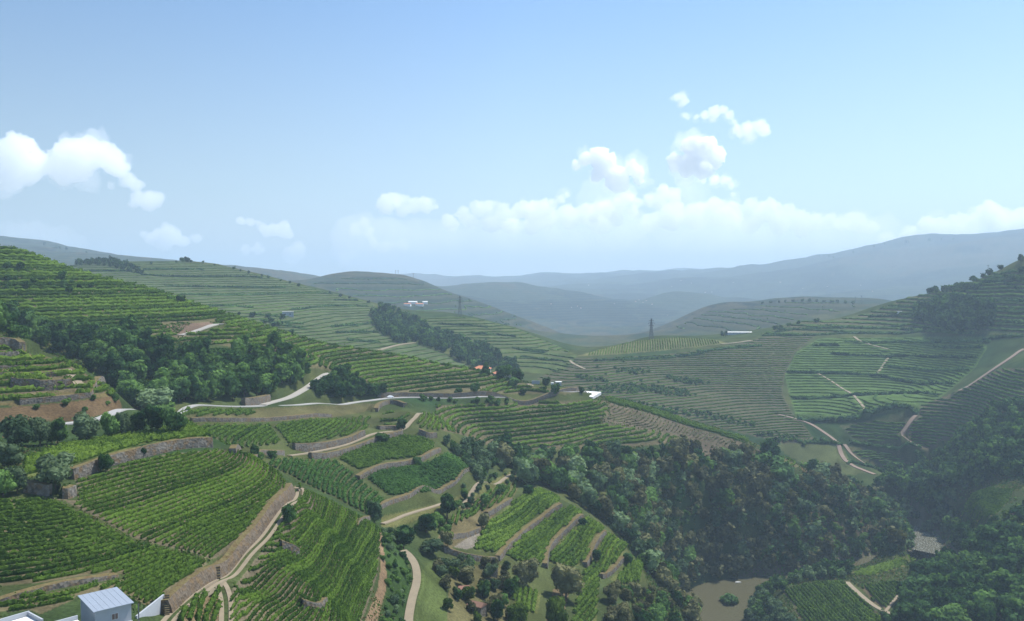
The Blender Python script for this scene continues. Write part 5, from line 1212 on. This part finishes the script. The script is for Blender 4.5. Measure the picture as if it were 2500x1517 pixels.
q=onground([(1298,938),(1320,938)],560,720); wall_between('garden_wall','short pale wall between the red roofs and the grey hut',q[0],q[-1] if len(q)>1 else q[0]+np.array([6,0]),2.6,.4,M['grey_wall'])
# white covered water tank at the end of the straight road
_h=onground([(1443,972)],520,720)[0]; zt_=float(zat(*_h))+.7
A,B_,C_,D2=[onplane(*p,zt_) for p in ((1425,955),(1468,957.5),(1447,969.5),(1425,968.5))]
e=link('water_tank',None,loc=(0,0,0)); tag(e,'white covered water tank at the right end of the straight road','water tank')
zg=float(zat(*((A+B_+C_+D2)/4)))
def prism(P,z0,z1,name,mat,par):
    n=len(P); V=[(p[0],p[1],z0) for p in P]+[(p[0],p[1],z1) for p in P]; Q=[[i,(i+1)%n,n+(i+1)%n,n+i] for i in range(n)]+[[3,2,1,0],[n,n+1,n+2,n+3]]; return link(name,np_mesh(name,V,Q,mat),par)
P4=[D2,C_,B_,A]; prism(P4,min(zg,zt_)-2,zt_-.15,'basin',M['concrete'],e)
for t0,t1 in ((0.02,.3),(.36,.64),(.70,.98)):
    lerp=lambda a,b,t:a*(1-t)+b*t
    prism([lerp(D2,A,t0),lerp(C_,B_,t0),lerp(C_,B_,t1),lerp(D2,A,t1)],zt_-.145,zt_+.12,'cover',M['white'],e)
# on the knoll
x,y=put(1806,1225); z=float(zat(x,y)); th=CAMZ+float(ray(1806,816)[2])*1225
house('barn','long low white roofed barn on the knoll under the sky line',x,y,z,-.05,33,9,max(2.2,th-z-1.2),'gable',M['grey_wall'],M['concrete'],1.2,.5,cat='barn',wins=[('front',-9,.8,1.5,1.),('front',0,.8,1.5,1.),('front',9,.8,1.5,1.)])
for k,(px_,w_) in enumerate(((1764,1.0),(1773,1.1))):
    x,y=put(px_,1190); plant('tree',('left' if k==0 else 'right')+' one of two dark square looking trees at the barn on the knoll','tree',None,x,y,8.5,.75,'shrub' if False else 'round','tree_dark',k,k*2.,1)
q=onground([(703,772)],850,1500)[0]; house('house','lone grey stone house with flat roof in the pale green vineyards',q[0],q[1],float(zat(*q)),.25,13,8,5.2,'flat',M['grey_wall'],M['concrete'],.5,cat='house',wins=[('front',-3,1.5,1.5,1.6),('front',2.5,1.5,1.5,1.6)])
q=onground([(2196,765)],900,1500)[0]; house('shed','tiny bright white shed on the high right hand terraces',q[0],q[1],float(zat(*q)),0,5,3.5,2.4,'flat',M['white'],M['white'],cat='shed',door=(0,1,2,M['dark']))
# house at the right edge
q=onground([(2496,1278)],480,760)[0]; house('house','red roofed white house with dark red front at the right edge',q[0],q[1],float(zat(*q))+1.,.35,11,8,4.6,'gable',M['white'],M['red_roof'],1.8,.5,door=(-1.,3.2,3.6,M['door_red']),wins=[('front',3,1.6,1.2,1.3),('left',0,1.6,1.,1.2)],chimney=True)
# ruined huts at the bottom
q=onground([(1164,1494)],180,360)[0]; house('hut','old stone hut with a brown tiled roof at the bottom centre',q[0],q[1],float(zat(*q)),-.5,5.2,3.6,2.5,'gable',M['stone'],plain('old_brown_tiles',(.20,.11,.075),.9,1.5,.3),1.,.25,cat='hut',door=(0,.9,1.8,M['dark']))
q=onground([(1132,1452)],180,380)[0]; house('hut','smaller old hut behind the brown roofed one, nearly hidden by trees',q[0],q[1],float(zat(*q)),.2,3.4,3.0,2.3,'gable',M['stone'],plain('old_red_tiles',(.24,.12,.085),.9,1.5,.3),.8,.2,cat='hut',door=(0,.8,1.7,M['dark']))
q=onground([(1196,1482),(1224,1480)],180,400); wall_between('ruined_wall','roofless stone ruin wall right of the brown roofed hut',q[0],q[1],2.2,.5,M['stone'])
q=onground([(1180,1404),(1215,1412)],200,420); wall_between('ruined_wall','pale ruined wall under the stony patch',q[0],q[1],1.6,.5,M['stone'])
# far villages
VIL=[(1437,697),(1418,753),(1552,737),(1560,733),(1570,739),(1578,735),(1663,686),(1688,692),(1722,715),(1738,714),(2101,697),(1500,742),(1410,748),(1395,751),(1345,743),(1630,770),(1512,826),(2020,700),(1960,705),(1905,690),(1790,690),(1640,700),(1592,744),(2130,712)]
for k,(px_,py_) in enumerate(VIL):
    q=onground([(px_,py_)],2300,13000)
    if len(q)==0: continue
    r=float(np.hypot(*q[0])); s=r/F*rng.uniform(1.6,3.2)
    house('house',ordinal(1+sum(v[0]<px_ for v in VIL))+' white house from left among the far villages in the haze',q[0][0],q[0][1],float(zat(*q[0])),rng.uniform(-.5,.5),s,s*.7,s*.35,'gable',M['white'],M['red_roof'],s*.18,.3,'white houses far away in the hazy valley')
for k,(px_,py_,s,lab) in enumerate(((995,747,16,'leftmost white house of the group on the third hill'),(1008,742,20,'upper white house in the middle of the group on the third hill'),(1024,747,18,'lower white house of the group on the third hill'),(1038,742,12,'rightmost white house of the group on the third hill'))):
    q=onground([(px_,py_)],1600,2700)[0]; house('house',lab,q[0],q[1],float(zat(*q)),.1*k-.2,s,s*.5,4.5,'gable',M['white'],M['white'] if k%2 else M['red_roof'],2.,.4)
# pylons
def bars(L,r):
    V=[];Q=[]
    for a,b in L:
        a=np.array(a,float);b=np.array(b,float);d=b-a;d/=np.linalg.norm(d); u=np.cross(d,(.31,.87,.2)); u/=np.linalg.norm(u); v=np.cross(d,u); o=len(V)
        for c in (a,b): V+=[tuple(c+u*r),tuple(c+v*r),tuple(c-u*r),tuple(c-v*r)]
        Q+=[[o+i,o+(i+1)%4,o+4+(i+1)%4,o+4+i] for i in range(4)]
    return V,Q
def pylon(px,py,rmin,rmax,H,label,t=1.):
    q=onground([(px,py)],rmin,rmax)
    if len(q)==0: print('no pylon',label); return
    x,y=q[0]; e=root('electricity_pylon',label,'pylon',x,y,float(zat(x,y))-.5,.3)
    w=lambda z:(H*.075)*(1-z/H)**1.2+.45; L=[];lev=[0,.16,.30,.42,.53,.62,.70,.78,.86,.93,1.]
    c=lambda z,i:((w(z))*(1 if i in (0,3) else -1),(w(z))*(1 if i<2 else -1),z)
    for a,b in zip(lev[:-1],lev[1:]):
        for i in range(4):
            L.append((c(a*H,i),c(b*H,i))); j=(i+1)%4; L.append((c(a*H,i),c(b*H,j))); L.append((c(a*H,j),c(b*H,i)))
    V,Q=bars(L,.11*t); link('lattice_mast',np_mesh('lattice_mast',V,Q,M['steel']),e)
    for zz,hw in ((.66,.13),(.78,.16),(.90,.12)):
        z=zz*H; a=hw*H; V,Q=bars([((-a,0,z),(0,w(z),z+.2)),((-a,0,z),(0,-w(z),z+.2)),((a,0,z),(0,w(z),z+.2)),((a,0,z),(0,-w(z),z+.2)),((-a,0,z),(0,0,z+H*.045)),((a,0,z),(0,0,z+H*.045)),((-a,0,z),(a,0,z))],.11*t)
        arm=link('cross_arm',np_mesh('cross_arm',V,Q,M['steel']),e)
        for s in (-1,1): V,Q=bars([((s*a,0,z),(s*a,0,z-H*.04))],.16*t); link('insulator',np_mesh('insulator',V,Q,M['dark']),arm)
pylon(1590,828,960,1260,27,'lattice electricity pylon standing on the rounded knoll in the centre',1.5)
pylon(1123,773,1100,1500,31,'taller faint pylon on the green spur in front of the third hill',1.)
for px_,py_,rm,rM,H,lab in ((966,674,1700,2700,17,'left of two thin masts on the top of the third hill'),(972,674,1700,2700,17,'right of two thin masts on the top of the third hill'),(1009,681,1700,2700,17,'single mast right of the third hill top'),(820,681,1700,2700,13,'small mast on the left slope of the third hill'),
    (2088,741,1600,2600,16,'left mast on the crest of the middle hill'),(2103,741,1600,2600,18,'right mast on the crest of the middle hill'),(2412,674,900,1500,14,'mast on the steep right hand sky line'),(2493,641,900,1500,9,'mast at the top right end of the sky line')):
    q=onground([(px_,py_+1)],rm,rM)
    if len(q)==0: print('no mast',lab); continue
    x,y=q[0]; e=root('power_pole',lab,'power pole',x,y,float(zat(x,y)),.2); r=float(math.hypot(x,y))*.00018
    V,Q=bars([((0,0,-1),(0,0,H))],max(r,.15)); link('pole',np_mesh('pole',V,Q,M['steel']),e); V,Q=bars([((-H*.12,0,H*.93),(H*.12,0,H*.93))],max(r,.12)); link('cross_arm',np_mesh('cross_arm',V,Q,M['steel']),e)
# white car on the road
_p=RW[0][0]; k=int(np.hypot(_p[:,0]-put(945,540)[0],_p[:,1]-put(945,540)[1]).argmin()); cx,cy=_p[k]; dv=_p[min(k+2,len(_p)-1)]-_p[k-2]
e=root('car','small white car driving on the pale road above the vineyards','car',cx,cy,float(RW[0][1][k])+.12+.33,math.atan2(dv[1],dv[0]))
paint_=plain('white_car_paint',(.82,.83,.84),.25,1,.02,0,.5)
prof=[(-2.1,.25),(-2.1,.75),(-1.95,.92),(-1.2,.98),(-.75,1.42),(.75,1.42),(1.35,.95),(1.95,.82),(2.1,.6),(2.1,.25)]
def extr(P,y0,y1,taper,name,mat,par):
    n=len(P); V=[(a,y0+(taper if b>1. else 0),b) for a,b in P]+[(a,y1-(taper if b>1. else 0),b) for a,b in P]
    me=bpy.data.meshes.new(name); me.from_pydata(V,[],[[i,(i+1)%n,n+(i+1)%n,n+i] for i in range(n)]+[list(range(n))[::-1],list(range(n,2*n))]); me.materials.append(mat); return link(name,me,par)
extr(prof,-.85,.85,.12,'body',paint_,e)
extr([(-1.05,1.02),(-.72,1.36),(.7,1.36),(1.18,1.02)],-.80,.80,.03,'window',M['dark'],e)
import bmesh as _bm
def wheel(x,y):
    V=[];Q=[];n=14
    for yy in (y-.1,y+.1):
        for i in range(n): V.append((x+.33*math.cos(6.283*i/n),yy,.0+.33*math.sin(6.283*i/n)))
    me=bpy.data.meshes.new('wheel'); me.from_pydata(V,[],[[i,(i+1)%n,n+(i+1)%n,n+i] for i in range(n)]+[list(range(n))[::-1],list(range(n,2*n))]); me.materials.append(M['dark']); link('wheel',me,e)
for x_ in (-1.3,1.3):
    for y_ in (-.78,.78): wheel(x_,y_)
for y_ in (-.6,.6): bmesh_('headlight',[(2.08,2.13,y_-.18,y_+.18,.55,.72)],M['concrete'],e)
# rowing boat on the pond
q=onplane(1802,1423,.05); e=root('rowing_boat','small white rowing boat under the trees at the edge of the pond','boat',q[0],q[1],.05,.15)
n=9; V=[];Q=[]
for i in range(n):
    t=i/(n-1)*2-1; w_=.75*(1-abs(t)**2.4)+.02; x_=t*2.1
    V+=[(x_,-w_,.5+.12*t*t),(x_,-w_*.6,.02),(x_,0,-.08),(x_,w_*.6,.02),(x_,w_,.5+.12*t*t),(x_,w_*.86,.46+.12*t*t),(x_,0,.06),(x_,-w_*.86,.46+.12*t*t)]
for i in range(n-1):
    for j in range(8): Q.append([i*8+j,i*8+(j+1)%8,(i+1)*8+(j+1)%8,(i+1)*8+j])
Q+=[[0,1,2,3],[0,3,4,5]]
link('hull',np_mesh('hull',V,Q,M['white']),e)
for x_ in (-.7,.6): bmesh_('seat',[(x_-.14,x_+.14,-.58,.58,.3,.34)],M['bark'],e)
# ------------------------------------------------------------------ clouds and haze
def at(px,py,D):
    x,y,k=ray(px,py); return Vector((float(x)*D,float(y)*D,CAMZ+float(k)*D))
def cloud(blobs,D,mat,label,rough=1.,depth=1.0,name='cloud'):
    import bmesh
    s=D/F; bm=bmesh.new()
    if name=='cloud': blobs=[(a,b,r_*(1.30 if r_<40 else 1.)) for a,b,r_ in blobs]
    for k,(px,py,r) in enumerate(blobs):
        c=at(px,py,D); v=Vector((c.x,c.y,0)).normalized(); c+=v*random.uniform(-.5,.5)*r*s*depth
        bmesh.ops.create_icosphere(bm,subdivisions=2,radius=r*s,matrix=Matrix.Translation(c)@Matrix.Rotation(k*1.3,4,'Z'))
    me=bpy.data.meshes.new(name); bm.to_mesh(me); bm.free(); o=link(name,me)
    md=o.modifiers.new('r','REMESH'); md.mode='VOXEL'; md.voxel_size=max(2.0*s,min(b[2] for b in blobs)*s*.28)
    dg=bpy.context.evaluated_depsgraph_get(); me2=bpy.data.meshes.new_from_object(o.evaluated_get(dg)); o.modifiers.clear(); o.data=me2
    n=len(me2.vertices); co=np.empty(n*3); me2.vertices.foreach_get('co',co); co=co.reshape(-1,3); no=np.empty(n*3); me2.vertices.foreach_get('normal',no); no=no.reshape(-1,3)
    rm=np.mean([b[2] for b in blobs])/20.
    k=(fbm(co/(s*34*rm),3)*24*rm+np.abs(fbm(co/(s*12)+7,3))*17*min(rm,1.2)-1.)*s*rough
    # softer, flatter undersides
    k=np.where(no[:,2]<-.3,k*.6,k)
    me2.vertices.foreach_set('co',(co+no*k[:,None]).ravel()); me2.materials.clear(); me2.materials.append(mat); me2.name=name
    if name=='cloud': tag(o,label,'cloud')
    if mat in (VC,VT) and name=='cloud':   # the torn thin edge of the cloud is a part of it
        f=cloud([(a+random.uniform(-3,3),b+random.uniform(-2,4),r_*1.12) for a,b,r_ in blobs],D+150,VW,None,1.7,depth,'wisp'); f.parent=o
    return o
VC=volmat('cloud_vapour',0.011,(1,1,1),.25); VT=volmat('thin_cloud_vapour',0.0045,(1,1,1),.25); VW=volmat('wisp_vapour',0.0011,(1,1,1),.25); VF=volmat('faint_cloud_vapour',0.0036,(1,1,1),.2); VB=volmat('cloud_bank_vapour',0.00055,(.97,.985,1),.2)
B=lambda *a:[tuple(a[i:i+3]) for i in range(0,len(a),3)]
cloud(B(5,385,30,40,357,24,62,375,24,90,398,20,70,415,26,20,415,32,115,408,16,150,395,22,185,385,28,225,380,28,250,364,13,265,392,22,200,405,26,150,415,22,288,408,12),17500,VT,'big puffy white cloud at the left edge above the hills')
cloud(B(270,455,9,315,440,13,330,450,11,305,447,9),17500,VF,'small ragged cloud just right of the big left cloud')
cloud(B(340,482,14,360,490,17,382,487,12,325,492,11),18500,VF,'small flat cloud below the ragged one on the left')
cloud(B(350,568,9,380,580,15,420,575,17,440,587,12,400,592,18,478,582,8),20000,VF,'low cloud over the left part of the hills')
cloud(B(100,578,22,150,582,22,60,580,20,190,592,16,20,575,18),20000,VB,'faint cloud behind the blue mountain at the left')
cloud(B(590,540,9,612,542,9,630,544,7),20000,VF,'tiny faint cloud above the centre left sky line')
cloud(B(650,566,12,670,560,15,692,562,17,704,572,12),20000,VF,'small round cloud above the third hill')
cloud(B(600,612,12,630,608,12,730,618,14,712,628,14,840,630,14,860,622,10),21000,VF,'pale low cloud close to the third hill')
cloud(B(945,500,15,975,492,17,1010,502,17,1040,500,16,1062,500,9,985,510,16),20000,VF,'separate flat cloud left of the long cloud bank')
cloud(B(870,560,14,890,548,10,900,570,12,912,590,12,940,603,13,985,600,12,960,596,8),20500,VF,'torn faint cloud under the separate flat cloud')
cloud(B(1090,530,10,1130,527,12,1170,513,15,1195,508,15,1225,522,17,1250,532,15,1150,540,17,1200,545,20,1100,545,14),20000,VF,'lumpy left end of the long cloud bank')
cloud(B(1260,520,13,1280,512,15,1305,507,15,1330,512,14,1350,500,10,1370,488,8,1386,476,6,1300,525,16),19500,VT,'rising white cloud edge left of the tallest cloud')
cloud(B(1405,405,9,1430,392,13,1462,387,16,1490,397,14,1480,412,16,1510,425,17,1540,412,14,1555,424,13,1558,442,10,1460,408,13,1500,448,17,1455,430,13,1520,455,15),18500,VC,'tall white cumulus head in the middle right')
cloud(B(1650,392,14,1648,408,11,1688,362,17,1715,362,19,1736,385,17,1700,390,22,1740,403,12,1675,415,15,1715,418,16),18500,VC,'highest bright cumulus head, right of the tall one')
cloud(B(1715,441,7,1745,440,10,1770,440,10,1785,453,9,1791,475,7,1789,497,8),18800,VT,'hook shaped white cloud under the highest head')
cloud(B(1620,470,13,1640,478,13,1610,490,13,1585,490,13,1560,495,11,1530,485,12,1515,503,15,1480,510,15,1465,503,11,1650,498,8,1550,515,14,1500,530,16,1450,530,12),19000,VT,'white stepped cloud below the two bright heads')
cloud(B(1250,552,20,1300,545,20,1340,532,20,1390,528,22,1430,522,20,1465,538,22,1590,540,22,1640,532,22,1700,524,24,1740,518,22,1780,528,24),19800,VF,'soft white middle of the cloud bank under the tall heads')
cloud(B(1800,512,15,1835,507,16,1860,520,18,1885,507,17,1920,522,16,1960,530,16,1990,545,17,2030,547,16,2050,548,14,2072,540,15,2098,546,13,2125,556,12,1900,545,22,1960,555,20,1830,545,22),19500,VF,'long white cloud running down to the right mountain')
cloud(B(2170,585,12,2220,575,15,2270,560,15,2310,556,14,2345,545,16,2380,546,17,2412,530,19,2450,540,17,2495,545,19,2440,560,20,2350,570,20,2560,550,20),19000,VT,'white cloud lying along the right mountain crest')
cloud(B(1640,240,5,1655,237,8,1665,235,8,1672,247,7,1662,255,6),16000,VT,'smallest of the high clouds, at the top left of their line')
cloud(B(1680,284,6,1700,285,7,1722,280,9,1745,275,11,1765,270,9,1779,284,8,1740,288,8,1795,300,6),16000,VT,'middle wisp of the high line of clouds')
cloud(B(1800,318,9,1825,318,12,1850,308,12,1862,318,10,1830,332,10,1810,325,9,1872,322,5),16000,VT,'largest of the high clouds, at the lower right of their line')
cloud([(x,605-25*math.sin((x-850)/1350*3.1),62) for x in range(880,2200,75)]+[(x,650,50) for x in range(900,2200,80)],23000,VB,'long hazy cloud bank along the whole central horizon',.9)
cloud(B(1450,470,34,1425,500,40,1490,500,38,1440,545,50,1540,550,44,1700,470,34,1690,510,42,1750,520,40,1760,560,46,1640,560,46,1350,560,40,1500,585,50,1850,570,40),20500,volmat('cloud_shade_vapour',0.0007,(.93,.96,1),.2),'soft blue grey body of the tall clouds in the middle right',.8)
# the air itself
hz=volmat('haze_air',1.45e-4,(.66,.84,1.0),0.1)
def box(name,x0,x1,y0,y1,z0,z1,mat):
    V=np.array([(x,y,z) for z in (z0,z1) for y in (y0,y1) for x in (x0,x1)],float)
    Q=[[0,2,3,1],[4,5,7,6],[0,1,5,4],[2,6,7,3],[0,4,6,2],[1,3,7,5]]
    return link(name,np_mesh(name,V,Q,mat))
tag(box('haze',-9300,9300,-60,14300,float(ZT.min())-2.,float(max(ZT.max(),260))+8,hz),kind='stuff')
